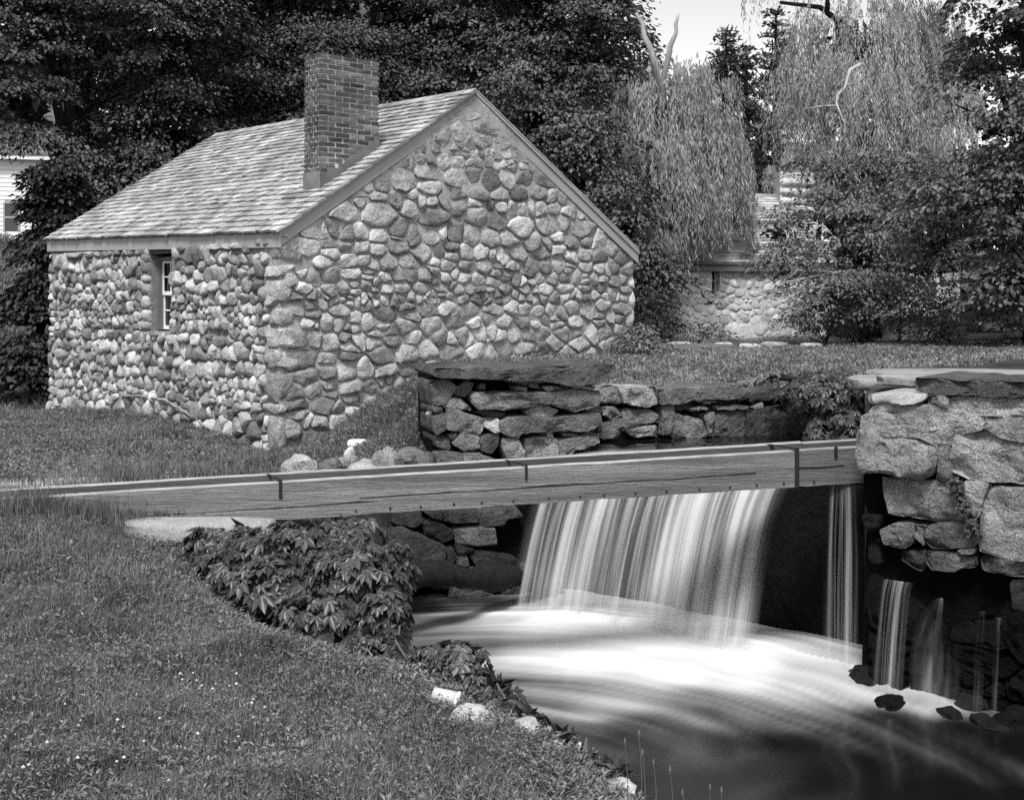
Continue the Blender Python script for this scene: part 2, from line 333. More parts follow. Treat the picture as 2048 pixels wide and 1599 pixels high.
o = grid_obj('mill_pond', .2, 4.6, 9.3, 13.6, 120, 120, lambda x, y, f: PZ + .006 * np.sin(5 * x + 3 * y) + .004 * np.sin(9 * y), MT['pond'], foam_pond, lambda x, y: ((np.stack([x, y], 1) - LIP0) @ FN) < -.2)
tag(o, 'still dark mill pond behind the dam crest', kind='structure')

def fall_sheet(name, top0, top1, n, v0, z0, z1, mat, label, nu=140, nv=40, rib=.05, spread=0.0, lead=.3, fade_side=.06, seed=1, dens=1.0, cat='waterfall', drop=0.0, topfade=0.0, parent=None):
    """sheet of water leaving the lip top0-top1 at speed v0 along n, real ballistic profile"""
    top0, top1, n = np.asarray(top0, float), np.asarray(top1, float), np.asarray(n, float)
    T = math.sqrt(2 * (z0 - z1) / 9.81); V = []; uv = []; fd = []
    for j in range(nv):
        q = j / (nv - 1)
        for i in range(nu):
            s = i / (nu - 1); p = top0 + (top1 - top0) * s; L_ = np.linalg.norm(top1 - top0)
            if lead > 0 and q < .18:
                k = q / .18; d = -lead * (1 - k); z = z0 + .006 * (1 - k); tt = 0
            else:
                k = (q - (.18 if lead > 0 else 0)) / (.82 if lead > 0 else 1); tt = T * (k ** .8); d = v0 * tt; z = z0 - 4.905 * tt * tt
            a = min(1, tt / T * 1.6)
            r = rib * a * (mnoise.noise(Vector((s * L_ * 7, .4 * q, seed))) + .6 * mnoise.noise(Vector((s * L_ * 19, .7 * q, seed + 5))))
            sp = (s - .5) * spread * a
            xy = p + n * (d + r) + (top1 - top0) / max(L_, 1e-6) * sp
            V.append((xy[0], xy[1], z)); uv.append((s * L_ / 2.4, q)); lo_ = min(1, (1 - q) / .14); lo_ = .6 + .4 * lo_ * lo_ * (3 - 2 * lo_)
            e = min(s, 1 - s) / fade_side if fade_side else 1
            fd.append(lo_ * min(1, e) ** 1.2 * dens * (min(1, .35 + q / topfade) if topfade else 1))
    ids = [(j * nu + i, j * nu + i + 1, (j + 1) * nu + i + 1, (j + 1) * nu + i) for j in range(nv - 1) for i in range(nu - 1)]
    o = obj(name, V, ids, mat, parent, None, True); me = o.data
    a = me.attributes.new('fade', 'FLOAT', 'POINT'); a.data.foreach_set('value', np.array(fd, np.float32))
    ul = me.uv_layers.new(name='UVMap'); li = np.empty(len(me.loops), np.int32); me.loops.foreach_get('vertex_index', li)
    ul.data.foreach_set('uv', np.array(uv, np.float32)[li].ravel())
    return tag(o, label, cat, kind='structure') if parent is None else o
fall = fall_sheet('waterfall', LIP0, LIP1, FN, 1.42, PZ - .005, WZ, MT['fall'], 'broad silky white curtain of water falling over the dam', dens=1.0)
fall_sheet('veil', LIP0 + .03 * FN, LIP1 + .03 * FN, FN, 1.28, PZ - .03, WZ, MT['fall'], 'second thin veil of water inside the broad curtain', seed=11, rib=.06, lead=0, dens=.8, parent=fall)

# ------------------------------------------------------------------ stones
def chaikin(p, k=1, w=.25):
    for _ in range(k): p = np.stack([(1 - w) * p + w * np.roll(p, -1, 0), w * p + (1 - w) * np.roll(p, -1, 0)], 1).reshape(-1, 2)
    return p
def resample(p, n):
    q = np.concatenate([p, p[:1]]); d = np.concatenate([[0], np.cumsum(np.hypot(*np.diff(q, axis=0).T))]); t = np.linspace(0, d[-1], n, endpoint=False)
    return np.stack([np.interp(t, d, q[:, 0]), np.interp(t, d, q[:, 1])], 1)
def stone_geo(out, back, bulge, K=3, rough=.01, seed=0, pw=2.2, fs=6.0, edge=.0, cuts=0):
    """out (N,2) outline round its centre -> verts (u,v,n) and faces; n points out of the wall"""
    N = len(out); V = [(u, v, -back) for u, v in out * .96]; rs = [1.0] + [(1 - (k + 1) / (K + .0)) for k in range(K - 1)]
    if edge: rs = [1.0, 1 - edge] + [r for r in rs[1:] if r < 1 - 2 * edge]
    for r in rs:
        for u, v in out * r:
            h = bulge * (1 - r ** pw) + (rough * fbm(u * fs, v * fs, seed * 7.31, 5) if r < 1 else 0)
            V.append((u, v, h))
    V.append((0, 0, bulge + rough * fbm(0, 0, seed * 7.31, 3))); Fc = []
    rc = np.random.default_rng(int(seed) + 17); ext = np.abs(out).max()
    for _ in range(cuts):                            # broken facets
        an = rc.uniform(0, 6.28); sl_ = rc.uniform(.15, .6) * bulge / ext * 2; c0 = bulge * rc.uniform(.75, 1.1)
        V = [(u, v, h) if h < -back * .5 else (u, v, min(h, max(c0 - sl_ * (u * math.cos(an) + v * math.sin(an)), bulge * .05))) for u, v, h in V]
    nr = len(rs) + 1
    for k in range(nr - 1):
        for i in range(N): Fc.append((k * N + i, k * N + (i + 1) % N, (k + 1) * N + (i + 1) % N, (k + 1) * N + i))
    c = len(V) - 1
    for i in range(N): Fc.append(((nr - 1) * N + i, (nr - 1) * N + (i + 1) % N, c))
    return np.array(V), Fc
class Plane:
    """vertical plane through two plan points, seen from the side of the camera"""
    def __init__(s, a, b):
        s.a = np.array([a[0], a[1], 0.0]); d = np.array([b[0] - a[0], b[1] - a[1], 0.0]); s.L = np.linalg.norm(d); s.u = d / s.L; s.n = np.array([s.u[1], -s.u[0], 0.0])
    def px(s, px, py):
        r = np.array([(px - CX) / F, 1.0, (HY - py) / F]); c = np.array([0, 0, CZ]); t = ((s.a - c) @ s.n) / (r @ s.n); p = c + t * r
        return np.array([(p - s.a) @ s.u, p[2]])
    def w(s, V):
        V = np.asarray(V, float); return s.a + V[:, :1] * s.u + V[:, 1:2] * np.array([0, 0, 1.0]) + V[:, 2:3] * s.n
def clip(poly, a, b, c):
    """keep a*x+b*y<=c"""
    out = []; n = len(poly)
    for i in range(n):
        p, q = poly[i], poly[(i + 1) % n]; dp, dq = a * p[0] + b * p[1] - c, a * q[0] + b * q[1] - c
        if dp <= 0: out.append(p)
        if dp * dq < 0: t = dp / (dp - dq); out.append((p[0] + t * (q[0] - p[0]), p[1] + t * (q[1] - p[1])))
    return out
def pack(bounds, hfun, asp, halfplanes, hole, seed, gap, wig=.05, jit=.10, mx=None):
    """random rubble: wavy courses of unequal stones, Laguerre cells, open joints. returns list of (centre, outline, size)"""
    rg = np.random.default_rng(seed); x0, x1, y0, y1 = bounds; pts = []; y = y0; row = 0
    while y < y1 + .1:
        h = hfun(y) * rg.choice([.6, .85, 1.0, 1.15, 1.5]) * rg.uniform(.9, 1.1); u = x0 - rg.uniform(0, .3)
        while u < x1 + .1:
            k = rg.random(); wd = h * asp * float(np.clip(rg.lognormal(-.12, .5), .4, 2.6)); cu = u + wd / 2
            cv = y + h / 2 + wig * (math.sin(cu * 2.1 + row) + math.sin(cu * 4.7 + 2 * row)) * h
            if k < .17 and wd < h * asp * 1.2:      # two thin stones one above the other
                f_ = rg.uniform(.35, .65); pts += [(cu + rg.normal(0, .04) * wd, cv - h * .26 * (2 * f_), h * f_ * .62, wd), (cu + rg.normal(0, .04) * wd, cv + h * .26 * (2 - 2 * f_), h * (1 - f_) * .62, wd)]
            elif k < .30 and wd > h * asp * .8:     # small wedge between two larger ones
                pts += [(u + wd * .40, cv + rg.normal(0, .06) * h, h * .5, wd * .8), (u + wd * .92, cv + rg.choice([-.2, .22]) * h, h * .24, wd * .2)]
            else: pts.append((cu, cv + rg.normal(0, jit) * h, h * .5 * rg.uniform(.85, 1.25), wd))
            u += wd
        y += h * .97; row += 1
    pts = np.array(pts); ok = np.ones(len(pts), bool)
    for a, b, c in halfplanes: ok &= (a * pts[:, 0] + b * pts[:, 1] < c)
    if hole: ok &= ~((hole[0] < pts[:, 0]) & (pts[:, 0] < hole[1]) & (hole[2] < pts[:, 1]) & (pts[:, 1] < hole[3]))
    pts = pts[ok]; res = []
    for i, (u, v, r, wd) in enumerate(pts):
        poly = [(-1.5, -.5), (1.5, -.5), (1.5, .5), (-1.5, .5)]; A2 = max(1.0, asp * .8)
        dx, dy = (pts[:, 0] - u) / A2, pts[:, 1] - v; d2 = dx * dx + dy * dy
        for j in np.argsort(d2)[1:20]: 
            poly = clip(poly, 2 * dx[j], 2 * dy[j], d2[j] + .55 * (r * r - pts[j, 2] ** 2))
            if len(poly) < 3: break
        if len(poly) < 3: continue
        p = np.array(poly) * np.array([A2, 1]) + np.array([u, v]); p = [tuple(k) for k in p]
        for a, b, c in halfplanes: p = clip(p, a, b, c) if len(p) > 2 else p
        if hole and len(p) > 2:
            cu, cv = np.mean(p, 0)
            if cv > hole[3]: p = clip(p, 0, -1, -hole[3])
            elif cv < hole[2]: p = clip(p, 0, 1, hole[2])
            elif cu > (hole[0] + hole[1]) / 2: p = clip(p, -1, 0, -hole[1])
            else: p = clip(p, 1, 0, hole[0])
        if len(p) < 3: continue
        p = np.array(p); c = p.mean(0); q = p - c; ex = np.ptp(q, axis=0)
        if min(ex) < .075 or max(ex) > (.75 if mx is None else mx): continue
        g = gap * rg.uniform(.5, 1.9); q = q * np.maximum(.45, 1 - 2 * g / ex); res.append((c, q, math.hypot(*ex)))
    return res
def rock_geo(seed, sub=3, amp=.28, fs=1.3, cuts=5):
    import bmesh
    bm = bmesh.new(); bmesh.ops.create_icosphere(bm, subdivisions=sub, radius=1.0); rg = np.random.default_rng(seed)
    V = np.array([v.co[:] for v in bm.verts]); Fc = [tuple(v.index for v in f.verts) for f in bm.faces]; bm.free()
    for _ in range(cuts):
        d = rg.normal(size=3); d /= np.linalg.norm(d); c = rg.uniform(.55, .85); e = V @ d - c; V = V - np.where(e > 0, e * .85, 0)[:, None] * d
    k = np.array([1 + amp * fbm(*(v * fs + seed * 3.7), 4) + .25 * amp * fbm(*(v * fs * 4 + seed), 3) for v in V]); return V * k[:, None], Fc
def rock(name, loc, size, seed, mat, label=None, cat='rock', group=None, parent=None, rz=0.0, sub=3, color=None, amp=.28):
    V, Fc = rock_geo(seed, sub, amp); V = V * np.asarray(size, float) / 2; c, s = math.cos(rz), math.sin(rz)
    V = np.stack([V[:, 0] * c - V[:, 1] * s, V[:, 0] * s + V[:, 1] * c, V[:, 2]], 1) + np.asarray(loc, float)
    o = obj(name, V, Fc, mat, parent, None, .55, None, color)
    if parent is None: tag(o, label, cat, group)
    return o

# ------------------------------------------------------------------ stone cottage
E1, E0, R1, R0, E2 = [np.array(v) for v in ((-2.735, 13.982, 2.442), (-7.433, 19.119, 2.583), (-.49, 16.126, 4.448), (-5.234, 21.224, 4.529), (1.939, 18.258, 2.363))]
E3 = E2 + (E0 - E1); UP = np.array([0, 0, 1.0])
g2 = (E2 - E1) * [1, 1, 0]; WID = np.linalg.norm(g2); g2 /= WID
l2 = (E0 - E1) * [1, 1, 0]; LEN = np.linalg.norm(l2); l2 /= LEN
OH = .07
cot = thing('stone_cottage', 'fieldstone cottage with shingle roof and brick chimney above the stream', 'cottage', (E1[0] + OH, E1[1] + OH, -.25))
CA = E1 + OH * g2 + OH * l2; CC = E2 - OH * g2 + OH * l2; CB = E0 + OH * g2 - OH * l2; CD = E3 - OH * g2 - OH * l2
GP = Plane(CA[:2], CC[:2])                       # gable wall
LP = Plane(CB[:2], CA[:2])                       # long wall with the window, u runs from the far corner to the near one
zl, zr_, za = E1[2] - .03, E2[2] - .03, R1[2] - .06
ua = ((R1 - GP.a) @ GP.u)
BZ = -.55
gw = obj('wall', *prism(GP.w([(0, BZ, 0), (GP.L, BZ, 0), (GP.L, zr_, 0), (ua, za, 0), (0, zl, 0)]), -GP.n * .34), MT['mortar'], cot)
w0, w1 = LP.px(303, 505), LP.px(344, 660); zt, zb = .5 * (LP.px(303, 508)[1] + LP.px(344, 507)[1]), .5 * (LP.px(303, 664)[1] + LP.px(344, 661)[1])
wu0, wu1 = w0[0], w1[0]; ztop = E0[2] - .03
mb = MB()
for a, b, c, d in ((0, wu0, BZ, ztop), (wu1, LP.L - .345, BZ, ztop), (wu0, wu1, BZ, zb), (wu0, wu1, zt, ztop)):
    mb.add(*prism(LP.w([(a, c, 0), (b, c, 0), (b, d - (.14 * b / LP.L), 0), (a, d - (.14 * a / LP.L), 0)]), -LP.n * .34))
lw = mb.build('wall', MT['mortar'], cot, color=.6)  # mortar darkened to put the shadow of recessed joints into its colour
obj('back_wall', *prism([CC - GP.n * .35 + UP * (BZ - CC[2]), CD + UP * (BZ - CD[2]), CD, CC - GP.n * .35], -g2 * .3), MT['mortar'], cot)
obj('back_wall', *prism([CB + UP * (BZ - CB[2]) - LP.n * .36, CD + UP * (BZ - CD[2]) - g2 * .36, CD - g2 * .36, R0 - l2 * OH - UP * .1, CB - LP.n * .36], -l2 * .3), MT['mortar'], cot)

def lay_stones(pl, parent, stones, mat, n_obj, bulge_f, name='stone', N=18, K=4, tone_seed=0, rough=.012, loose_name='small_stones', key=None, sharp=.75, pw=(3.5, 9), cuts=2, lift=.3):
    rg = np.random.default_rng(tone_seed); stones = sorted(stones, key=key or (lambda s: -s[2])); mb = MB()
    for i, (c, q, sz) in enumerate(stones):
        big = i < n_obj
        o_ = resample(chaikin(q, 1 if rg.random() < sharp else 2, .14 if rg.random() < sharp else .22), N if sz > .2 else 12); o_ = o_ * (1 + rg.normal(0, .035, (len(o_), 1)))
        b = bulge_f(c, sz, rg); V, Fc = stone_geo(o_, .06, b, K, rough * min(1.6, sz / .25), i + tone_seed * 31, rg.uniform(*pw), 9.0, edge=.08 if sz > .2 else 0, cuts=cuts)
        V[:, 2] += np.where(V[:, 2] > -.05, b * lift + rg.uniform(-.5, .3) * V[:, 1] * .45 + rg.uniform(-.4, .4) * V[:, 0] * .3, 0)
        W = pl.w(V + np.array([c[0], c[1], 0]))
        if big: obj(name, W, Fc, mat, parent, pl.w([(c[0], c[1], 0)])[0], .75, np.full(len(W), rg.random()))
        else: mb.add(W, Fc, rg.random())
    if mb.n: tag(mb.build(loose_name, mat, parent, .75), kind='stuff')
# gable stones: flush and smeared with mortar in the peak, larger towards the ground
def h_gable(v): return .185 + .11 * float(np.clip((.9 - v) / 1.2, 0, 1))
hpG = []
for (u_a, z_a), (u_b, z_b) in (((0, zl - .13), (ua, za - .17)), ((ua, za - .17), (GP.L, zr_ - .13))):
    a, b = -(z_b - z_a), (u_b - u_a); nrm = math.hypot(a, b); hpG.append((a / nrm, b / nrm, (a * u_a + b * z_a) / nrm))
def g_base(u): return float(Hbase(*(GP.a + GP.u * u)[:2])) - .12
# corner stones first, so that the field stones butt against them
quoins = []; z = -.5; k = 0; rq = np.random.default_rng(5)
while z < zl - .15:
    h = rq.choice([.11, .15, .2, .27, .34]) * rq.uniform(.9, 1.1) * (1.25 if z < .3 else 1); long_g = (k % 2 == 0) ^ (rq.random() < .3)
    quoins.append((z, h, rq.uniform(.24, .5) if long_g else rq.uniform(.12, .24), rq.uniform(.12, .24) if long_g else rq.uniform(.22, .4))); z += h + .014; k += 1
def quoin_len(z, i):
    for q in quoins:
        if q[0] - .01 <= z <= q[0] + q[1] + .01: return q[2 + i]
    return 0
gst = [s for s in pack((.05, GP.L - .02, -.4, za - .1), h_gable, 1.65, hpG + [(-1, 0, -.04), (1, 0, GP.L)], None, 3, .009, .09, .16, .9)
       if s[0][1] > g_base(s[0][0]) and not (s[0][0] < quoin_len(s[0][1], 0) * .92)]
def b_gable(c, sz, rg):
    flush = np.clip((c[1] - (za - 1.3)) / .5, 0, 1); rake = min(1, max(0, min(hp[2] - hp[0] * c[0] - hp[1] * c[1] for hp in hpG)) / .28 + .15)
    return (rg.uniform(.022, .055) * (1 - .7 * flush)) * rake
lay_stones(GP, gw, gst, MT['gable'], 150, b_gable, tone_seed=1, rough=.02)
hole = (wu0 - .0, wu1 + .0, zb, zt)
def h_long(v): return .175 + .04 * (v < .2)
def l_base(u): return float(Hbase(*(LP.a + LP.u * u)[:2])) - .15
lst = [s for s in pack((.0, LP.L - .03, -.45, ztop - .2), h_long, 1.12, [(0, 1, ztop - .2), (1, 0, LP.L - .03), (-1, 0, .02)], hole, 4, .005, .16, .24, .6)
       if s[0][1] > l_base(s[0][0]) and not (LP.L - s[0][0] < quoin_len(s[0][1], 1) * .92)]
lay_stones(LP, lw, lst, MT['cobble'], 150, lambda c, sz, rg: min(.075, sz * rg.uniform(.12, .24)), tone_seed=2, rough=.012, sharp=.75, pw=(2.8, 6), cuts=2, lift=.45, loose_name='small_stones')
for i, (z, h, lg, ll) in enumerate(quoins):
    if z + h < -.35: continue
    mid = CA * [1, 1, 0]; V, Fc = rock_geo(900 + i, 3, .10, 1.2, 0)
    V = np.sign(V) * np.abs(V) ** .4; V = V / np.abs(V).max(0)
    for _ in range(3): d_ = rq.normal(size=3); d_ /= np.linalg.norm(d_); e_ = V @ d_ - rq.uniform(.85, 1.15); V = V - np.where(e_ > 0, e_ * .9, 0)[:, None] * d_
    an_ = rq.normal(0, .07); V = np.stack([V[:, 0] + an_ * V[:, 2], V[:, 1] - an_ * V[:, 0] * .5, V[:, 2] + an_ * V[:, 0] * .6], 1); V = V * (1 + .12 * np.array([fbm(*(v * 1.7 + i), 3) for v in V]))[:, None]
    ga, gb = -.03 - .035 * rq.random(), lg; la, lb = -.03 - .03 * rq.random(), ll
    W = mid + ((ga + gb) / 2 + V[:, :1] * (gb - ga) / 2) * GP.u + ((la + lb) / 2 + V[:, 1:2] * (lb - la) / 2) * l2 + (z + h / 2 + V[:, 2:] * h / 2) * UP
    obj('corner_stone', W, Fc, MT['gable'], cot, None, .6, np.full(len(W), rq.random()))
# mortar drip line where the ground has washed away below the long wall
pts = [LP.px(*p) for p in ((250, 792), (285, 790), (345, 800), (380, 822), (410, 842), (450, 868), (490, 893), (522, 912))]
mb = MB(); path = []
for i in range(len(pts) - 1):
    for t in np.linspace(0, 1, 9, endpoint=False): path.append(pts[i] * (1 - t) + pts[i + 1] * t)
rr = [.017 * (1 + 1.2 * fbm(p[0] * 6, p[1] * 6, 1, 3)) for p in path]
mb.add(*tube(LP.w([(p[0], p[1] + .02 * fbm(p[0] * 9, 2, 0, 3), .075 + .03 * fbm(p[0] * 5, 0, 4, 2)) for p in path]), rr, 8, .5))
mb.build('mortar_ledge', MT['ledge'], lw, True, color=.6)

# window in the long wall
win = obj('window', *prism(LP.w([(wu0, zb, -.16), (wu1, zb, -.16), (wu1, zt, -.16), (wu0, zt, -.16)]), -LP.n * .01), MT['glass'], cot)
def lbox(name, u0, u1, v0, v1, n0, n1, mat, parent, **k): return obj(name, *prism(LP.w([(u0, v0, n0), (u1, v0, n0), (u1, v1, n0), (u0, v1, n0)]), LP.n * (n1 - n0)), mat, parent, **k)
fz0, fz1 = zb + .015, zt - .04
lbox('frame', wu0 + .002, wu0 + .05, fz0, fz1, -.155, -.085, MT['greypaint'], win); lbox('frame', wu1 - .05, wu1 - .002, fz0, fz1, -.155, -.085, MT['greypaint'], win)
lbox('frame', wu0 + .052, wu1 - .052, fz1 - .05, fz1, -.155, -.09, MT['greypaint'], win); lbox('casing_bead', wu0 + .051, wu0 + .075, fz0, fz1 - .052, -.155, -.11, MT['greypaint'], win)
us0, us1 = wu0 + .078, wu1 - .053; mz = (fz0 + fz1) / 2
for (a, b, n_) in ((fz0 + .01, mz, -.148), (mz - .02, fz1 - .053, -.132)):
    lbox('sash', us0, us0 + .03, a, b, n_ - .007, n_ + .009, MT['white'], win); lbox('sash', us1 - .03, us1, a, b, n_ - .007, n_ + .009, MT['white'], win)
    lbox('sash', us0 + .032, us1 - .032, a, a + .05, n_ - .007, n_ + .009, MT['white'], win); lbox('sash', us0 + .032, us1 - .032, b - .03, b, n_ - .007, n_ + .009, MT['white'], win)
    uu = (us0 + us1) / 2; lbox('muntin', uu - .009, uu + .009, a + .052, b - .032, n_ - .006, n_ + .006, MT['white'], win)
    zm_ = (a + b) / 2 + .015; lbox('muntin', us0 + .032, us1 - .032, zm_ - .009, zm_ + .009, n_ - .0065, n_ + .0085, MT['white'], win)
lbox('sill', wu0 - .02, wu1 + .02, zb - .05, zb - .004, -.2, .06, MT['ashlar'], win, color=1.5)
lbox('lintel', wu0 - .12, wu1 + .14, zt + .0, zt + .09, -.3, .03, MT['bark'], win, color=2.0)
z = zb + .01; i = 0
while z < zt - .1:                                # stones lining the window reveal
    h = rq.uniform(.10, .19); V, Fc = rock_geo(700 + i, 2, .05, 1.2, 0); V = np.sign(V) * np.abs(V) ** .5; V /= np.abs(V).max(0)
    obj('reveal_stone', LP.w(np.stack([wu0 - .105 + V[:, 0] * .10, z + h / 2 + V[:, 1] * h / 2, -.01 + V[:, 2] * .09], 1)), Fc, MT['cobble'], lw, None, True, np.full(len(V), rq.random()))
    z += h + .012; i += 1

# roof: boards under individually laid shingles
def S(s, t, h=0.0):
    p = (E1 * (1 - s) + E0 * s) * (1 - t) + (R1 * (1 - s) + R0 * s) * t
    return p + RN * h
RN = np.cross(E0 - E1, R1 - E1); RN /= np.linalg.norm(RN); RN = RN if RN[2] > 0 else -RN
roof = obj('roof', *prism([S(.004, .005, -.06), S(.996, .005, -.06), S(.996, 1, -.06), S(.004, 1, -.06)], RN * .045), MT['oldwood'], cot)
obj('far_slope', *prism([E2 + UP * .0, E3, R0 + UP * .004, R1 + UP * .004], UP * .03), MT['shingle'], roof)
NC = 27; sh = []; rs = np.random.default_rng(12)
for c in range(NC):
    t0 = c / NC; s = -.006 - .0 * rs.random(); 
    while s < 1.002:
        wdt = rs.uniform(.075, .20) / LEN; s1 = min(s + wdt, 1.006); sh.append((c, s + .0006, s1 - .0006)); s = s1
shingles = []
for c, s0, s1 in sh:
    t0 = c / NC - .006 + rs.normal(0, .0016); t1 = min(1.0, (c + 1.7) / NC); sk = rs.normal(0, .0014)
    b0, b1 = .004 + .004 * rs.random(), .028 + .010 * rs.random()
    V = np.array([S(s0, t0 - sk, b0 - .004), S(s1, t0 + sk, b0 - .004), S(s1, t1, -.012), S(s0, t1, -.012), S(s0, t0 - sk, b1), S(s1, t0 + sk, b1), S(s1, t1, -.004), S(s0, t1, -.004)])
    shingles.append((np.linalg.norm(V.mean(0) - [0, 0, CZ]), V))
shingles.sort(key=lambda q: q[0]); mb = MB()
for i, (d, V) in enumerate(shingles):
    if i < 300: obj('shingle', V, BOXF, MT['shingle'], roof)
    else: mb.add(V, BOXF, rs.random())
tag(mb.build('shingles', MT['shingle'], roof), kind='stuff')
for i in range(34):                                # ridge caps
    a, b = i / 34, (i + 1.15) / 34; p, q = R1 * (1 - a) + R0 * a, R1 * (1 - b) + R0 * b; dn = (E1 - R1) / np.linalg.norm(E1 - R1); dm = (E2 - R1) / np.linalg.norm(E2 - R1)
    h = .03 + .006 * (i % 2); obj('ridge_cap', np.array([p + UP * h, q + UP * (h - .01), q + dn * .11 + UP * (h - .012), p + dn * .11 + UP * h, p + dm * .11 + UP * h, q + dm * .11 + UP * (h - .012),
        p + UP * (h - .015), q + UP * (h - .025), q + dn * .11 + UP * (h - .027), p + dn * .11 + UP * (h - .015)]), [(0, 3, 2, 1), (0, 1, 5, 4), (3, 9, 8, 2), (0, 6, 9, 3), (6, 7, 8, 9), (0, 4, 6)], MT['shingle'], roof)
# trim boards
fb = .165
o1, o2 = E1 + UP * -.02 + g2 * .025, E0 + UP * -.02 + g2 * .025
obj('fascia_board', *prism([o1 + l2 * .0, o2, o2 - UP * fb, o1 - UP * fb], g2 * .03), MT['fascia'], cot)
def rake(p, q, nm):
    d = (q - p); pl_ = -l2 * .0; a, b = p - UP * .022, q - UP * .022
    obj(nm, *prism([a - UP * fb * .98, b - UP * (fb + .03), b, a], l2 * .035), MT['fascia'], cot)
    obj('rake_trim', *prism([a - UP * .02 - l2 * .004, b - UP * .022 - l2 * .004, b + UP * .012 - l2 * .004, a + UP * .012 - l2 * .004], -l2 * .018), MT['fascia'], cot, color=1.08)
rake(E1 + l2 * .02 + g2 * .026, R1 + l2 * .02, 'rake_board'); rake(E2 + l2 * .02, R1 + l2 * .02, 'rake_board')
obj('soffit', *prism([o1 - UP * .01 + g2 * .03, o2 - UP * .01 + g2 * .03, o2 - UP * .01 + g2 * .12, o1 - UP * .01 + g2 * .12], -UP * .02), MT['fascia'], cot)

# chimney on the near slope
def ray_plane(px, py, p0, n):
    r = np.array([(px - CX) / F, 1.0, (HY - py) / F]); c = np.array([0, 0, CZ]); return c + r * (((p0 - c) @ n) / (r @ n))
Cb = ray_plane(641, 380, E1, RN)                   # near bottom corner, on the roof
Yc = Cb[1]; ztopc = CZ + (HY - 104) / F * Yc; CH = 23
def solve_w(px_t, d):
    u = (px_t - CX) / F; return (u * Cb[1] - Cb[0]) / (d[0] - u * d[1])
cw, cd = solve_w(757, g2), solve_w(609, l2); zbb = CZ + (HY - 344) / F * Yc; ch = (ztopc - zbb) / CH
chim = obj('chimney', *box(np.array([*(Cb + g2 * .008 + l2 * .008)[:2], Cb[2] - .3]), g2 * (cw - .016), l2 * (cd - .016), UP * (ztopc - Cb[2] + .29)), MT['brickmortar'], cot)
rb = np.random.default_rng(21); bl = cw / 4.0; jt = .02; hid = MB()
def brick(o, a, b, hgt, vis):
    V = np.array(box(o, a, b, UP * hgt)[0]); V = V + rb.normal(0, .0025, V.shape)
    if vis: obj('brick', V, BOXF, MT['brick'], chim, None, False, None, rb.uniform(.75, 1.35))
    else: hid.add(V, BOXF, rb.random())
dep = .05
for r in range(CH + 12):
    zc = ztopc - (r + 1) * ch + jt / 2; hh = ch - jt
    off = 0 if r % 2 else bl / 2
    u = -off
    while u < cw - .01:                            # gable-side face
        a, b = max(u, 0) + (jt / 2 if u > 0 else -.004), min(u + bl, cw) - (jt / 2 if u + bl < cw - .01 else -.004); u += bl
        if b - a < .03: continue
        roofz = Cb[2] + ((a + b) / 2) * (-(RN @ g2) / RN[2]) + .10
        if zc > roofz: brick(np.array([*(Cb + g2 * a - l2 * .003)[:2], zc]), g2 * (b - a), l2 * dep, hh, True)
    u = -(bl / 2 - off) * .5 - (0 if r % 2 else 0); bl2 = bl * .5
    while u < cd - .01:                            # stream-side face
        a, b = max(u, 0) + (jt / 2 if u > 0 else dep + .004), min(u + bl2, cd) - (jt / 2 if u + bl2 < cd - .01 else -.004); u += bl2
        if b - a < .02: continue
        if zc > Cb[2] + .15: brick(np.array([*(Cb + l2 * a - g2 * .003)[:2], zc]), l2 * (b - a), g2 * dep, hh, True)
    for side in (0, 1):                            # faces turned away
        nseg = 4 if side == 0 else 2
        for kk in range(nseg):
            if side == 0: a, b = cw * kk / nseg + jt, cw * (kk + 1) / nseg - jt; brick(np.array([*(Cb + g2 * a + l2 * (cd - dep + .003))[:2], zc]), g2 * (b - a), l2 * dep, hh, False)
            else: a, b = dep + (cd - 2 * dep) * kk / nseg + jt, dep + (cd - 2 * dep) * (kk + 1) / nseg - jt; brick(np.array([*(Cb + l2 * a + g2 * (cw - dep + .003))[:2], zc]), l2 * (b - a), g2 * dep, hh, False)
tag(hid.build('bricks', MT['brick'], chim), kind='stuff')
sl = -(RN @ g2) / RN[2]                            # roof rise per metre along the gable
st_pts = []; nst = 10
base0 = lambda a: Cb[2] + a * sl + .012
top = []
for i in range(nst):
    a0, a1 = cw * i / nst, cw * (i + 1) / nst; zz = Cb[2] + a0 * sl + .20; zz = ztopc - round((ztopc - zz) / ch) * ch
    top += [(a0, zz), (a1, zz)]
for (k0, k1) in ((0, 5), (5, 10)):
    tp = [p for p in top if cw * k0 / nst - 1e-6 <= p[0] <= cw * k1 / nst + 1e-6][(0 if k0 == 0 else 1):(10 if k0 == 0 else None)]
    pl_ = [(tp[0][0], base0(tp[0][0])), (tp[-1][0], base0(tp[-1][0]))] + tp[::-1]
    obj('flashing', *prism([Cb * [1, 1, 0] + g2 * a + UP * z_ - l2 * (.006 + .002 * k0) for a, z_ in pl_], -l2 * .006), MT['lead'], chim)
obj('flashing', *prism([Cb * [1, 1, 0] - g2 * .008 + l2 * a + UP * z_ for a, z_ in ((-.012, Cb[2] - .0), (cd + .01, Cb[2] + .0), (cd + .01, Cb[2] + .235), (-.012, Cb[2] + .235))], -g2 * .008), MT['lead'], chim, color=1.5)

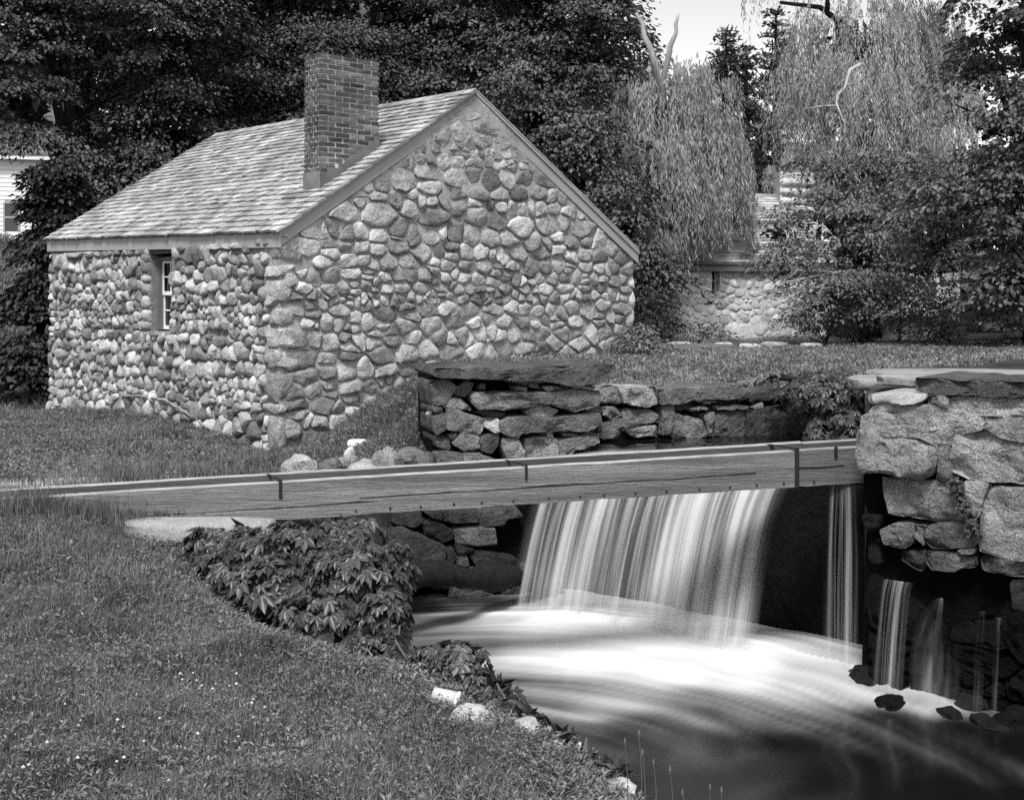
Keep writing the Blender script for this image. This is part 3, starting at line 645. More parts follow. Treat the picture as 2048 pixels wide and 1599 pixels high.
# ------------------------------------------------------------------ dry-laid stonework round the pond
def zoomf(ox, oy, k): return lambda pts: [(ox + x / k, oy + y / k) for x, y in pts]
def laid(pl, parent, polys, tf, mat, back=.4, bulge=.05, seed=0, rough=.05, fs=3.0, grow=1.05, name='stone', color=None, fwd=0.0):
    for i, e in enumerate(polys):
        pts, kw = (e, {}) if not isinstance(e[-1], dict) else (e[:-1], e[-1])
        q = np.array([pl.px(*p) for p in tf(pts)]); c = q.mean(0); q = q - c
        area = np.ptp(q[:, 0]) * np.ptp(q[:, 1]); N = int(np.clip(20 + 60 * math.sqrt(area), 16, 64)); K = int(np.clip(4 + 12 * math.sqrt(area), 4, 14))
        out = resample(chaikin(q, 1, .06), N) * kw.get('grow', grow)
        for j in range(N):
            f_ = .035 * fbm(out[j][0] * 5, out[j][1] * 5, seed + i, 3); out[j] = out[j] * (1 + f_)
        bk = kw.get('back', back); bu = kw.get('bulge', bulge) * (0.4 + .6 * random.random())
        V, Fc = stone_geo(out, bk, bu, K, kw.get('rough', rough), seed + i, 9.0, kw.get('fs', fs), edge=.035, cuts=3)
        f0 = kw.get('fwd', fwd) + random.uniform(-.02, .02); V[:, 2] += f0
        for j in range(len(V)):                       # uneven backs and chipped sides
            V[j, :2] += .012 * np.array([fbm(*(V[j] * 8 + seed), 2), fbm(*(V[j] * 8 + 9 + seed), 2)])
        W = pl.w(V + np.array([c[0], c[1], 0]))
        obj(name, W, Fc, MT[kw.get('mat', mat)], parent, pl.w([(c[0], c[1], f0)])[0], .6, np.full(len(W), random.random()), kw.get('color', color))
def core(pl, parent, px_poly, off, thick, mat='wet', name='core'):
    return obj(name, *prism(pl.w([(*pl.px(*p), -off) for p in px_poly]), -pl.n * thick), MT[mat], parent)

# right-hand pier
PP = Plane((2.50, 8.65), (3.41, 8.0))
pier = thing('stone_pier', 'tall pier of huge rough granite blocks at the right of the fall', 'stone pier', (3.2, 8.6, -1.3))
z1 = zoomf(1690, 720, 5.71); z2 = zoomf(1690, 940, 5.71)
laid(PP, pier, [
    [(830, 195), (1190, 228), (1800, 240), (2300, 270), (2300, 420), (2044, 400), (1800, 430), (1530, 405), (1200, 400), (960, 400), (845, 345), dict(back=.95, mat='dark', fwd=.03, color=1.5, bulge=.03)],
    [(275, 395), (560, 380), (860, 372), (955, 405), (930, 450), (840, 495), (560, 520), (330, 500), dict(back=.6, mat='ledge', bulge=.08, color=.8)],
    [(265, 595), (320, 515), (600, 505), (585, 595), (430, 600), dict(back=.4, mat='ledge')],
    [(600, 505), (830, 495), (950, 520), (1200, 555), (1600, 650), (1560, 730), (1300, 765), (900, 815), (735, 775), (620, 735), (590, 640), dict(color=1.25, rough=.08)],
    [(205, 645), (270, 598), (430, 600), (590, 605), (620, 735), (715, 800), (710, 870), (560, 882), (380, 835), (200, 795), dict(rough=.07, color=1.15)],
    [(960, 412), (1130, 405), (1180, 440), (1200, 550), (1000, 512), (950, 485)],
    [(1190, 435), (1420, 405), (1530, 405), (1800, 440), (2250, 410), (2250, 640), (1700, 640), (1400, 595), (1220, 555), dict(color=1.1)],
    [(1605, 660), (2250, 640), (2250, 920), (1980, 938), (1800, 885), (1680, 835), (1580, 760), dict(color=1.1)],
    [(1260, 850), (1420, 850), (1560, 790), (1800, 895), (1980, 945), (2300, 930), (2300, 1390), (1660, 1392), (1420, 1332), (1222, 1260), (1198, 1120), (1232, 960), dict(rough=.09, color=1.1)],
    [(735, 795), (900, 825), (1290, 775), (1560, 745), (1570, 780), (1420, 842), (1258, 845), (1222, 968), (1080, 970), (900, 890), (735, 862), dict(color=1.15)],
    [(195, 803), (380, 842), (560, 892), (710, 882), (890, 897), (1068, 980), (1072, 1150), (1000, 1290), (900, 1340), (700, 1310), (420, 1260), (200, 1275), (165, 1150), dict(fwd=.06, bulge=.09, color=1.1, back=.6)],
    [(1078, 1160), (1082, 1000), (1208, 980), (1192, 1130), (1228, 1290), (1210, 1400), (1100, 1410), (1062, 1370), dict(fwd=.03)],
    [(960, 1300), (1060, 1180), (1058, 1360), (990, 1360), dict(mat='wet', fwd=-.12)],
], z1, 'ashlar', .45, .04, 40, .10, 4.0)
laid(PP, pier, [
    [(438, 92), (600, 87), (900, 127), (1220, 162), (1270, 240), (1500, 600), (1380, 615), (1080, 590), (850, 535), (500, 490), (462, 300), dict(bulge=.07)],
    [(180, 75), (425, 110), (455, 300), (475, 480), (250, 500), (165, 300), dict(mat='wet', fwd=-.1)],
    [(1420, 92), (1660, 170), (1590, 310), (1560, 480), (1505, 560), (1330, 330), (1285, 200), dict(color=1.1)],
    [(1650, 220), (1750, 198), (2250, 240), (2250, 1040), (1880, 1000), (1532, 900), (1542, 640), (1572, 440), dict(color=1.25, rough=.07)],
    [(390, 690), (580, 607), (790, 627), (780, 830), (680, 885), (450, 840), dict(rough=.09)],
    [(800, 642), (915, 640), (890, 720), (908, 850), (802, 770)],
    [(960, 632), (1150, 602), (1500, 640), (1500, 830), (1430, 890), (980, 880), (902, 790), (907, 700), dict(color=.85)],
    [(650, 940), (895, 930), (908, 1100), (860, 1160), (640, 1040), dict(mat='dark', color=.5, fwd=-.05)],
    [(912, 942), (980, 927), (1300, 962), (1490, 1002), (1480, 1100), (1250, 1150), (1000, 1140), (917, 1050), dict(color=.6)],
    [(1550, 982), (1880, 1012), (2250, 1060), (2250, 1250), (1800, 1182), (1580, 1152), dict(color=.85)],
    [(1890, 1270), (2250, 1250), (2250, 1620), (1930, 1580), dict(mat='dark', color=.8)],
    [(1300, 922), (1470, 897), (1480, 950), (1340, 957)],
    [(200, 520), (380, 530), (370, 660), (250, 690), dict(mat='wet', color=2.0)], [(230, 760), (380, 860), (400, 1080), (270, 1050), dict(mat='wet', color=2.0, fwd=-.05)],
], z2, 'ashlar', .45, .04, 80, .10, 4.0)
ua0, ua1 = PP.px(1738, 1200)[0], PP.px(2110, 1200)[0]; vz1 = PP.px(1850, 1158)[1]
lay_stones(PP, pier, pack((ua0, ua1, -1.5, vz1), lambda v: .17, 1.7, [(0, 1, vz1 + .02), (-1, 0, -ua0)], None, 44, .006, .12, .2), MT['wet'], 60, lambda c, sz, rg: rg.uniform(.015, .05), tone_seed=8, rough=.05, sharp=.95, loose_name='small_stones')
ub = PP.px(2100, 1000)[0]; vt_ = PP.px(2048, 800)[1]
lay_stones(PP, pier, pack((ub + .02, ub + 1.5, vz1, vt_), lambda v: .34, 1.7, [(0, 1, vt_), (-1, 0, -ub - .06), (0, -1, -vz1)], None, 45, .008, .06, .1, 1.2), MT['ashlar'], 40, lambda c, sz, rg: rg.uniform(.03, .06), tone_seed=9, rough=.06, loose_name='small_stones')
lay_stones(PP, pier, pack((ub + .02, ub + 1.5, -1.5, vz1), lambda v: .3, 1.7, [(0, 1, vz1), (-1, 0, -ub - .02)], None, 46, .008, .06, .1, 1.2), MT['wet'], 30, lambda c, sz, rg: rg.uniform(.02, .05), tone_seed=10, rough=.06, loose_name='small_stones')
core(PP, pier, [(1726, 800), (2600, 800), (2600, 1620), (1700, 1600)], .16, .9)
# paving slabs lying on top of the pier
for i, (px, py, Y, sx, sy, sz, rz) in enumerate([(1890, 747, 9.5, 1.0, .7, .10, -.5), (2010, 742, 10.4, 1.4, .9, .12, -.3), (1790, 752, 10.6, .8, .55, .12, -.2), (2000, 752, 9.0, .7, .5, .09, -.6), (1900, 739, 11.4, 1.5, .6, .1, -.1)]):
    p = P(px, py, Y); V, Fc = rock_geo(310 + i, 3, .05, 1.5, 0); V = np.sign(V) * np.abs(V) ** .4; V /= np.abs(V).max(0); V *= (1 + .06 * np.array([fbm(*(v * 2 + i), 3) for v in V]))[:, None]
    V = V * [sx / 2, sy / 2, sz / 2]; c, s = math.cos(rz), math.sin(rz)
    obj('paving_slab', np.stack([V[:, 0] * c - V[:, 1] * s, V[:, 0] * s + V[:, 1] * c, V[:, 2]], 1) + p - [0, 0, sz / 2], Fc, MT['ledge'], pier, None, .6, None, .6)
obj('fill', *prism([(2.75, 9.35, -.4), (3.5, 8.75, -.4), (5.2, 8.2, -.4), (6.0, 12.6, -.4), (4.1, 12.9, -.4)], (0, 0, 1.33)), MT['earth'], pier)

# left-hand abutment with its cap slab
AP = Plane((-.728, 11.0), (.915, 11.5))
abut = thing('stone_abutment', 'dry stone abutment under a long overhanging cap slab beside the cottage', 'stone wall', (-.1, 11.3, -1.3))
z3 = zoomf(850, 710, 5.251); z6 = zoomf(760, 990, 6.024)
laid(AP, abut, [
    [(70, 140), (480, 118), (1000, 128), (1350, 112), (1920, 85), (1940, 120), (1880, 175), (1830, 300), (1520, 320), (1380, 300), (1200, 280), (870, 270), (650, 250), (300, 245), (60, 225), dict(back=1.0, mat='dark', fwd=.10, rough=.07, color=1.0, bulge=.03, grow=1.0)],
    [(50, 280), (240, 262), (330, 330), (280, 440), (200, 520), (80, 540), (60, 400), dict(mat='dark')],
    [(310, 370), (440, 280), (540, 300), (500, 380), (440, 440), (330, 430), dict(fwd=-.06, mat='dark')],
    [(580, 310), (660, 300), (670, 360), (590, 365), dict(fwd=-.1, mat='dark', color=1.5)],
    [(930, 330), (1080, 330), (1060, 375), (960, 378)], [(1100, 298), (1190, 290), (1220, 352), (1110, 347), dict(color=1.5)], [(1230, 330), (1480, 322), (1500, 352), (1280, 380), dict(color=1.4)], [(1500, 325), (1780, 318), (1760, 350), (1560, 352)],
    [(870, 270), (1080, 275), (1090, 312), (900, 300), dict(color=1.3)],
    [(500, 392), (940, 385), (1280, 387), (1500, 355), (1800, 380), (1800, 520), (1650, 560), (1530, 585), (1400, 560), (1250, 500), (1080, 545), (840, 570), (600, 570), (510, 490), dict(color=.78, fwd=.05)],
    [(1060, 610), (1190, 500), (1270, 510), (1420, 590), (1340, 640), (1100, 640), dict(color=1.2, fwd=-.03)],
    [(190, 545), (210, 470), (380, 450), (480, 555), (480, 585), (240, 560), dict(color=.9)],
    [(80, 548), (180, 545), (190, 600), (90, 605), dict(mat='dark')],
    [(235, 570), (340, 567), (400, 602), (590, 652), (600, 740), (570, 820), (400, 810), (230, 780), dict(color=.75, fwd=.03)],
    [(80, 652), (200, 612), (228, 640), (218, 780), (130, 840), (82, 790), dict(mat='dark')],
    [(630, 662), (770, 662), (778, 800), (740, 820), (612, 760), dict(color=1.3)],
    [(790, 702), (900, 642), (1100, 642), (1400, 642), (1790, 612), (1820, 700), (1700, 788), (1370, 800), (1100, 810), (860, 850), (790, 790), dict(color=.75, fwd=.05)],
    [(500, 600), (620, 575), (860, 600), (830, 650), (640, 645), dict(mat='dark', color=.8, fwd=-.05)],
    [(110, 860), (250, 850), (280, 970), (240, 1000), (130, 970), dict(mat='dark')],
    [(290, 930), (370, 817), (560, 832), (578, 980), (520, 1000), (400, 1000), dict(color=.95)],
    [(578, 840), (780, 832), (760, 960), (700, 1030), (592, 1010), dict(mat='dark')],
    [(810, 872), (980, 882), (1048, 980), (1040, 1110), (860, 1110), (817, 980), dict(color=.9)],
    [(1062, 882), (1180, 862), (1390, 872), (1400, 1000), (1420, 1100), (1080, 1110), (1052, 1000)],
    [(1405, 882), (1600, 862), (1810, 832), (1820, 930), (1580, 1000), (1480, 1140), (1430, 1120), dict(color=.7)],
    [(190, 1012), (380, 1022), (400, 1180), (130, 1200), (120, 1032), dict(color=.85)],
    [(410, 1020), (590, 1030), (800, 1120), (840, 1200), (420, 1200), dict(color=.9)],
    [(900, 842), (1000, 832), (990, 872), (920, 875), dict(color=1.3)], [(1280, 822), (1350, 812), (1340, 870), (1272, 860), dict(color=1.5)], [(1450, 820), (1600, 815), (1580, 855), (1460, 858)],
    [(255, 850), (340, 815), (330, 880), (280, 900), dict(color=1.4)],
], z3, 'ashlar', .5, .04, 200, .09, 5.0)
laid(AP, abut, [
    [(160, 330), (200, 190), (490, 190), (510, 330), (400, 400), (300, 370)], [(510, 330), (600, 282), (740, 332), (870, 412), (880, 520), (760, 580), (550, 470)],
    [(100, 430), (250, 372), (550, 492), (760, 602), (730, 830), (400, 840), (200, 800), (80, 600), dict(fwd=.08, bulge=.1)],
    [(520, 200), (740, 200), (750, 320), (610, 275)], [(762, 200), (1150, 180), (1165, 320), (900, 335), (772, 300), dict(color=.6)],
    [(1168, 150), (1640, 130), (1720, 260), (1560, 300), (1500, 380), (1240, 370), (1172, 290), dict(color=1.25)],
    [(890, 392), (1230, 372), (1390, 402), (1390, 590), (1200, 620), (920, 570), dict(color=1.2)], [(760, 642), (880, 622), (908, 760), (880, 830), (780, 820)],
    [(920, 702), (1040, 702), (1080, 850), (930, 860)], [(1090, 732), (1180, 652), (1350, 692), (1640, 752), (1700, 850), (1200, 870)], [(900, 600), (1150, 640), (1080, 700), (930, 690), dict(color=.6)],
    [(200, 860), (700, 850), (900, 960), (800, 1060), (300, 1060)], [(920, 880), (1400, 880), (1450, 1150), (1050, 1160)], [(1470, 880), (1800, 860), (1800, 1300), (1500, 1280)], [(-200, 300), (70, 330), (60, 600), (-150, 640)], [(-200, 660), (180, 820), (280, 1060), (-200, 1100)], [(850, 1080), (1420, 1180), (1450, 1420), (850, 1400)],
], z6, 'dark', .45, .06, 260, .06, color=.55)
core(AP, abut, [(872, 745), (1190, 745), (1150, 1300), (700, 1300), (700, 960), (872, 930)], .16, .6)
# wall round the head of the pond
BP = Plane((.85, 12.3), (3.88, 13.2))
bwall = thing('retaining_wall', 'low dry stone wall with long coping slabs along the mill pond', 'stone wall', (2.3, 12.9, -.3))
z4 = zoomf(1180, 740, 3.657)
laid(BP, bwall, [
    [(40, 150), (120, 115), (205, 118), (212, 170), (230, 245), (60, 240), dict(color=1.3)], [(212, 128), (470, 122), (483, 180), (485, 250), (430, 270), (320, 265), (238, 240), dict(color=1.7)],
    [(487, 142), (620, 127), (1130, 107), (1133, 160), (1080, 203), (840, 213), (640, 240), (492, 245), dict(back=.7, fwd=.04, color=1.05, bulge=.02)],
    [(1135, 152), (1170, 142), (1172, 200), (1090, 225), dict(color=1.6)], [(1182, 162), (1300, 130), (1450, 120), (1470, 200), (1340, 215), (1175, 235), dict(back=1.3, mat='dark', color=1.4, bulge=.02)],
    [(100, 265), (200, 272), (240, 330), (160, 360), (100, 330), dict(color=1.1)], [(245, 330), (262, 282), (440, 292), (508, 330), (508, 380), (430, 392), (270, 430), (242, 400)],
    [(522, 262), (608, 252), (613, 320), (588, 470), (520, 470), dict(color=.8)], [(600, 312), (720, 332), (830, 362), (860, 430), (850, 490), (600, 490)],
    [(710, 277), (850, 262), (873, 290), (730, 302)], [(830, 217), (918, 212), (928, 240), (822, 246), dict(color=1.4)], [(837, 332), (908, 302), (908, 480), (870, 480)],
    [(917, 312), (1130, 292), (1133, 490), (917, 490)], [(912, 262), (1040, 252), (1160, 262), (1150, 288), (922, 294), dict(color=.8)], [(1180, 272), (1265, 238), (1275, 275), (1240, 292), dict(color=2.0)],
    [(1150, 302), (1280, 280), (1300, 490), (1145, 490), dict(mat='dark')], [(1300, 270), (1420, 262), (1450, 330), (1440, 490), (1310, 490), dict(mat='dark')],
    [(245, 435), (490, 400), (480, 490), (330, 490), dict(color=1.5)], [(100, 392), (230, 352), (240, 430), (200, 500), (90, 510)], [(-60, 330), (55, 320), (60, 420), (-40, 460)], [(-80, 270), (80, 260), (90, 310), (-60, 320), dict(mat='dark')],
    [(620, 245), (800, 240), (700, 300), (630, 300), dict(mat='dark', fwd=-.1)], [(940, 215), (1090, 215), (1080, 245), (950, 248), dict(mat='dark', fwd=-.06)],
    [(1480, 140), (1760, 130), (1760, 220), (1480, 230), dict(mat='dark', back=.8)], [(1770, 130), (2020, 120), (2030, 210), (1770, 215), dict(mat='dark', back=.8)], [(1460, 240), (1700, 230), (1700, 490), (1455, 490), dict(mat='dark')], [(1710, 225), (2030, 215), (2040, 490), (1710, 490), dict(mat='dark')],
], z4, 'ashlar', .5, .04, 300, .08, 5.0, color=.9)
core(BP, bwall, [(1205, 790), (1735, 785), (1735, 900), (1205, 900)], .14, .4)
for i, (px, py, Y, sx, sy) in enumerate([(1445, 757, 13.9, 1.0, .5), (1540, 762, 13.6, .9, .5)]):
    p = P(px, py, Y); V, Fc = rock_geo(330 + i, 3, .06, 1.5, 0); V = np.sign(V) * np.abs(V) ** .4; V = V / np.abs(V).max(0) * [sx / 2, sy / 2, .07]
    obj('coping_slab', V + p - [0, 0, .05], Fc, MT['ashlar'], bwall, None, True)
# dam under the fall
dm0, dm1 = LIP0 - FN * .12 - (LIP1 - LIP0) * .12, LIP1 - FN * .12 + (LIP1 - LIP0) * .25
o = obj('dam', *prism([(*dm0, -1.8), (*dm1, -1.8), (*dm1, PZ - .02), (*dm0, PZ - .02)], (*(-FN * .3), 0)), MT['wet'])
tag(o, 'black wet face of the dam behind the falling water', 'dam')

# ------------------------------------------------------------------ timber flume across the stream
FA, FB = P(-60, 1001, 8.25), P(1722, 893, 8.95)      # top edge of the near plank, left and right
FB[1] = 8.85; FB = P(1722, 893, 8.85)
fd_ = (FB - FA) / np.linalg.norm(FB - FA); fn_ = np.cross(fd_, UP); fn_ /= np.linalg.norm(fn_); fn_ = fn_ if fn_[1] > 0 else -fn_   # pointing away from the camera
flume = thing('timber_flume', 'weathered plank flume carried across the stream below the pond', 'flume', FA)
FL = np.linalg.norm(FB - FA); PH = .268
def fpt(s, d, h): return FA + fd_ * s + fn_ * d + UP * h
def plank(name, s0, s1, d0, d1, h0, h1, mat='plank', n=40, wave=.004, seed=0, parent=flume, color=None, notch=True, faces=None):
    V = []
    for i in range(n + 1):
        s = s0 + (s1 - s0) * i / n; e = wave * fbm(s * 2.1, seed, 0, 3); b = (wave * 3 * max(0, fbm(s * 6, seed, 5, 3)) if notch else 0)
        V += [fpt(s, d0, h0 + b), fpt(s, d1, h0 + b), fpt(s, d1, h1 + e), fpt(s, d0 + .002, h1 + e - .006), ]
    Fc = [(4 * i + k, 4 * i + (k + 1) % 4, 4 * i + 4 + (k + 1) % 4, 4 * i + 4 + k) for i in range(n) for k in range(4)] + [(0, 1, 2, 3), (4 * n + 3, 4 * n + 2, 4 * n + 1, 4 * n)]
    o = obj(name, np.array(V), Fc, MT[mat], parent, None, False, None, color)
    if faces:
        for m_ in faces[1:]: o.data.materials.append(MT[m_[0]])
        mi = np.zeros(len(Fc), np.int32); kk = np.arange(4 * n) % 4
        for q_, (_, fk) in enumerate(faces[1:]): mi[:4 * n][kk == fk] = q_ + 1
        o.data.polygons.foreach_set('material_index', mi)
    return o
FRONT = (None, ('lit_top', 2), ('gap_shade', 1)); BACK = (None, ('lit_top', 2), ('gap_shade', 3))
js = 1585.0; sj = FL * (js + 60) / (1722 + 60)
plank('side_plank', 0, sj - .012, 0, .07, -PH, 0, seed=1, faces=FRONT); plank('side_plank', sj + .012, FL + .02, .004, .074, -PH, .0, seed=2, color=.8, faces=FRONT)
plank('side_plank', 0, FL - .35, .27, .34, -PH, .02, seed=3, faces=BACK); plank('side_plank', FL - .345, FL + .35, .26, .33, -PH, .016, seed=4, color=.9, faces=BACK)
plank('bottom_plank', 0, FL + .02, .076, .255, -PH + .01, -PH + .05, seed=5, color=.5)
plank('split_crack', FL * .42, FL * .875, -.002, .001, -.150, -.144, 'black', 60, .012, 8, notch=False); plank('split_crack', FL * .19, FL * .44, -.002, .001, -.18, -.175, 'black', 60, .012, 9, notch=False)
plank('split_crack', FL * .9, FL * .98, -.001, .0035, -.13, -.126, 'black', 30, .01, 10, notch=False)
for k, px in enumerate((533, 1023, 1585, 1668)):
    s = FL * (px + 60) / (1722 + 60) + .0; w_ = (.011, .009, .016, .012)[k]; dl = (.115, .09, .27, .07)[k]
    mb = MB(); mb.add(*box(fpt(s - w_, -.008, -dl), fd_ * 2 * w_, fn_ * .006, UP * (dl + .012)), 0)
    if k < 3: mb.add(*box(fpt(s - w_ - .06 * 0, -.008, .0125), fd_ * 2 * w_, fn_ * .36 - fd_ * (.14 if k < 3 else 0), UP * .006), 0)
    mb.build('iron_strap', MT['iron'], flume)
for k in range(16):
    s = FL * (.42 + .035 * k) + random.uniform(-.03, .03)
    obj('knot', *tube([fpt(s, -.0035, -PH + .03 + random.uniform(0, .012)), fpt(s, .004, -PH + .03)], [.009, .009], 8), MT['iron'], flume)
# flat stones and rocks beside the flume
def slab(name, p, sx, sy, sz, rz, seed, mat, label, cat, color=None, parent=None, group=None):
    V, Fc = rock_geo(seed, 3, .08, 1.3, 0); V = np.sign(V) * np.abs(V) ** .5; V /= np.abs(V).max(0); V *= (1 + .12 * np.array([fbm(*(v * 1.6 + seed), 3) for v in V]))[:, None]
    V = V * [sx / 2, sy / 2, sz / 2]; c, s = math.cos(rz), math.sin(rz)
    o = obj(name, np.stack([V[:, 0] * c - V[:, 1] * s, V[:, 0] * s + V[:, 1] * c, V[:, 2]], 1) + p, Fc, MT[mat], parent, None, True, None, color)
    if parent is None: tag(o, label, cat, group)
    return o
def gpt(px, py, z=None, dz=0.0):
    """ground point under a photo pixel"""
    zz = 0.0 if z is None else z
    for _ in range(12): p = G(px, py, zz); zz = .5 * zz + .5 * float(H(np.array([p[0]]), np.array([p[1]]))[0])
    p = G(px, py, zz); return p + [0, 0, dz]
slab('flat_stone', P(400, 1042, 8.15) - [0, 0, .06], 1.0, .34, .16, .04, 401, 'ledge', 'flat pale stone under the flume above the creeper', 'stone', .6)
slab('flat_stone', gpt(70, 972, dz=.0), 1.3, .5, .08, .1, 402, 'ledge', 'flat pale stone sunk in grass behind the left end of the flume', 'stone', .85)
R_ = [('boulder', 600, 935, 11.0, (.36, .34, .30), 1, 'gable', 'round pale boulder at the foot of the cottage corner behind the flume', 1.15),
      ('boulder', 572, 935, 11.3, (.22, .24, .2), 2, 'dark', 'dark smooth stone tucked behind the round boulder', 1.4),
      ('quartz_block', 716, 887, 12.2, (.19, .16, .12), 3, 'paleblock', 'small white angular block lying on the grassy slope', 1.0),
      ('boulder', 662, 936, 11.0, (.2, .2, .2), 4, 'dark', 'small dark lumpy stone right of the round boulder', 1.3), ('boulder', 695, 925, 11.15, (.24, .2, .2), 5, 'ashlar', 'small stone at the near end of the rubble row behind the flume', 1.1),
      ('boulder', 735, 942, 11.0, (.34, .26, .22), 6, 'gable', 'cracked pale stone in the middle of the rubble row', 1.0), ('boulder', 772, 926, 11.05, (.28, .26, .3), 7, 'ashlar', 'upright stone in the rubble row with a broken top', 1.25),
      ('boulder', 825, 924, 11.1, (.50, .35, .33), 8, 'ashlar', 'broad flat-topped stone against the abutment foot', 1.3), ('boulder', 700, 906, 11.4, (.12, .12, .12), 9, 'ledge', 'fist-sized pale stone above the rubble row', .9),
      ('upright_stone', 868, 838, 11.25, (.12, .2, .34), 10, 'ledge', 'pale upright stone leaning at the left edge of the abutment', 1.1),
      ('boulder', 70, 922, 12.6, (.34, .25, .16), 11, 'ledge', 'pale stone half buried in weeds at the left', .9), ('boulder', 55, 938, 12.0, (.28, .22, .12), 12, 'ledge', 'flatter pale stone below the half buried one', .9), ('boulder', 105, 884, 14.0, (.3, .2, .1), 13, 'ledge', 'small pale stone alone on the grassy mound', .8)]
for nm, px, py, Y, sz, sd, mt, lb, cl in R_: rock(nm, P(px, py, Y), sz, 500 + sd, MT[mt], lb, 'stone' if nm != 'boulder' else 'rock', rz=sd, color=cl)
RL = [(1782, 1408, (.30, .22, .13), 'flat black rock where the pier meets the pool', 1), (1898, 1428, (.2, .16, .1), 'small black rock between the two thin leaks', 2), (1942, 1415, (.26, .2, .18), 'rounded wet rock under the thin leaks at the right', 3), (2030, 1440, (.36, .3, .2), 'large wet rock at the right edge of the pool', 4), (1975, 1445, (.3, .2, .1), 'low wet rock nearly awash beside the pier', 5), (1728, 1362, (.3, .3, .26), 'black rock at the left foot of the pier beside the narrow stream', 6)]
for px, py, sz, lb, sd in RL: p = G(px, py, WZ); rock('wet_rock', p, sz, 560 + sd, MT['wet'], lb, 'rock', rz=sd, color=2.5)
# thin streams
fall_sheet('flume_leak', P(1655, 965, 8.93)[:2], P(1712, 965, 8.86)[:2], (-.35, -.94), .25, .30, WZ, MT['jet'], 'narrow stream dropping from the end of the flume', 30, 30, .02, .06, 0, .25, 21, 1.0, topfade=.3)
def leak(a, b, y0, y1, n, v0, spread, seed, label, dens=1.1):
    p0, p1 = PP.px(a, y0), PP.px(b, y0); q0 = PP.w([(p0[0], 0, .08)])[0][:2]; q1 = PP.w([(p1[0], 0, .08)])[0][:2]
    fall_sheet('wall_leak', q0, q1, PP.n[:2] + np.array([-.6, 0]) * n, v0, p0[1], WZ, MT['jet'], label, 18, 26, .015, spread, 0, .5, seed, dens)
leak(1770, 1835, 1152, 0, .6, .3, .0, 31, 'small fan of water spilling from a joint in the pier', 1.5)
leak(1888, 1893, 1190, 0, .2, .36, .34, 32, 'spreading spout of water leaking from the pier', 2.2)
leak(1968, 1977, 1216, 0, .3, .25, .05, 33, 'thin thread of water left of the rightmost one', .8); leak(1996, 2010, 1228, 0, .3, .2, .0, 34, 'rightmost thin thread of water on the pier', .9)
# log under the flume
lp = [(700, 1170, 9.6), (800, 1148, 9.8), (860, 1138, 10.0), (930, 1148, 10.2), (1000, 1142, 10.6), (1060, 1150, 10.95), (1110, 1160, 11.2)]
lt = np.linspace(0, 1, 60); lq = np.array([[np.interp(t, np.linspace(0, 1, 7), [(P(*p) - [0, 0, .03])[k] for p in lp]) for k in range(3)] for t in lt]); lr = [.105 * (1 + .35 * fbm(t * 7, 1, 2, 3)) for t in lt]
lq[:, 2] += [.05 * fbm(t * 5, 4, 4, 2) for t in lt]
o = obj('fallen_log', *tube(lq, lr, 18, .22), MT['bark'], None, None, True); tag(o, 'dark gnarled log lying under the flume beside the fall', 'log')

# ------------------------------------------------------------------ vegetation
def unit(v): return v / (np.linalg.norm(v, axis=-1, keepdims=True) + 1e-9)
def leaves(name, C, A, Nn, Ls, Wd, mat, parent=None, fold=.25, kind=None, wide=.45):
    """leaf blades: C base point, A direction, Nn normal, Ls length, Wd width. 4 verts, 2 triangles each, folded along the rib"""
    C = np.asarray(C); A = unit(A); S_ = unit(np.cross(Nn, A)); N2 = unit(np.cross(A, S_)); Ls = np.asarray(Ls)[:, None]; Wd = np.asarray(Wd)[:, None]
    n = len(C); V = np.empty((n, 4, 3)); V[:, 0] = C; V[:, 2] = C + A * Ls - N2 * Ls * .12
    V[:, 1] = C + A * Ls * wide + S_ * Wd / 2 + N2 * Wd * fold; V[:, 3] = C + A * Ls * wide - S_ * Wd / 2 + N2 * Wd * fold
    k = np.arange(n)[:, None] * 4; Fc = np.concatenate([np.concatenate([k, k + 1, k + 2], 1), np.concatenate([k, k + 2, k + 3], 1)])
    V = V.reshape(-1, 3); t = np.repeat(rng.random(n), 4)
    return obj(name, V, Fc, mat, parent, None, False, t)
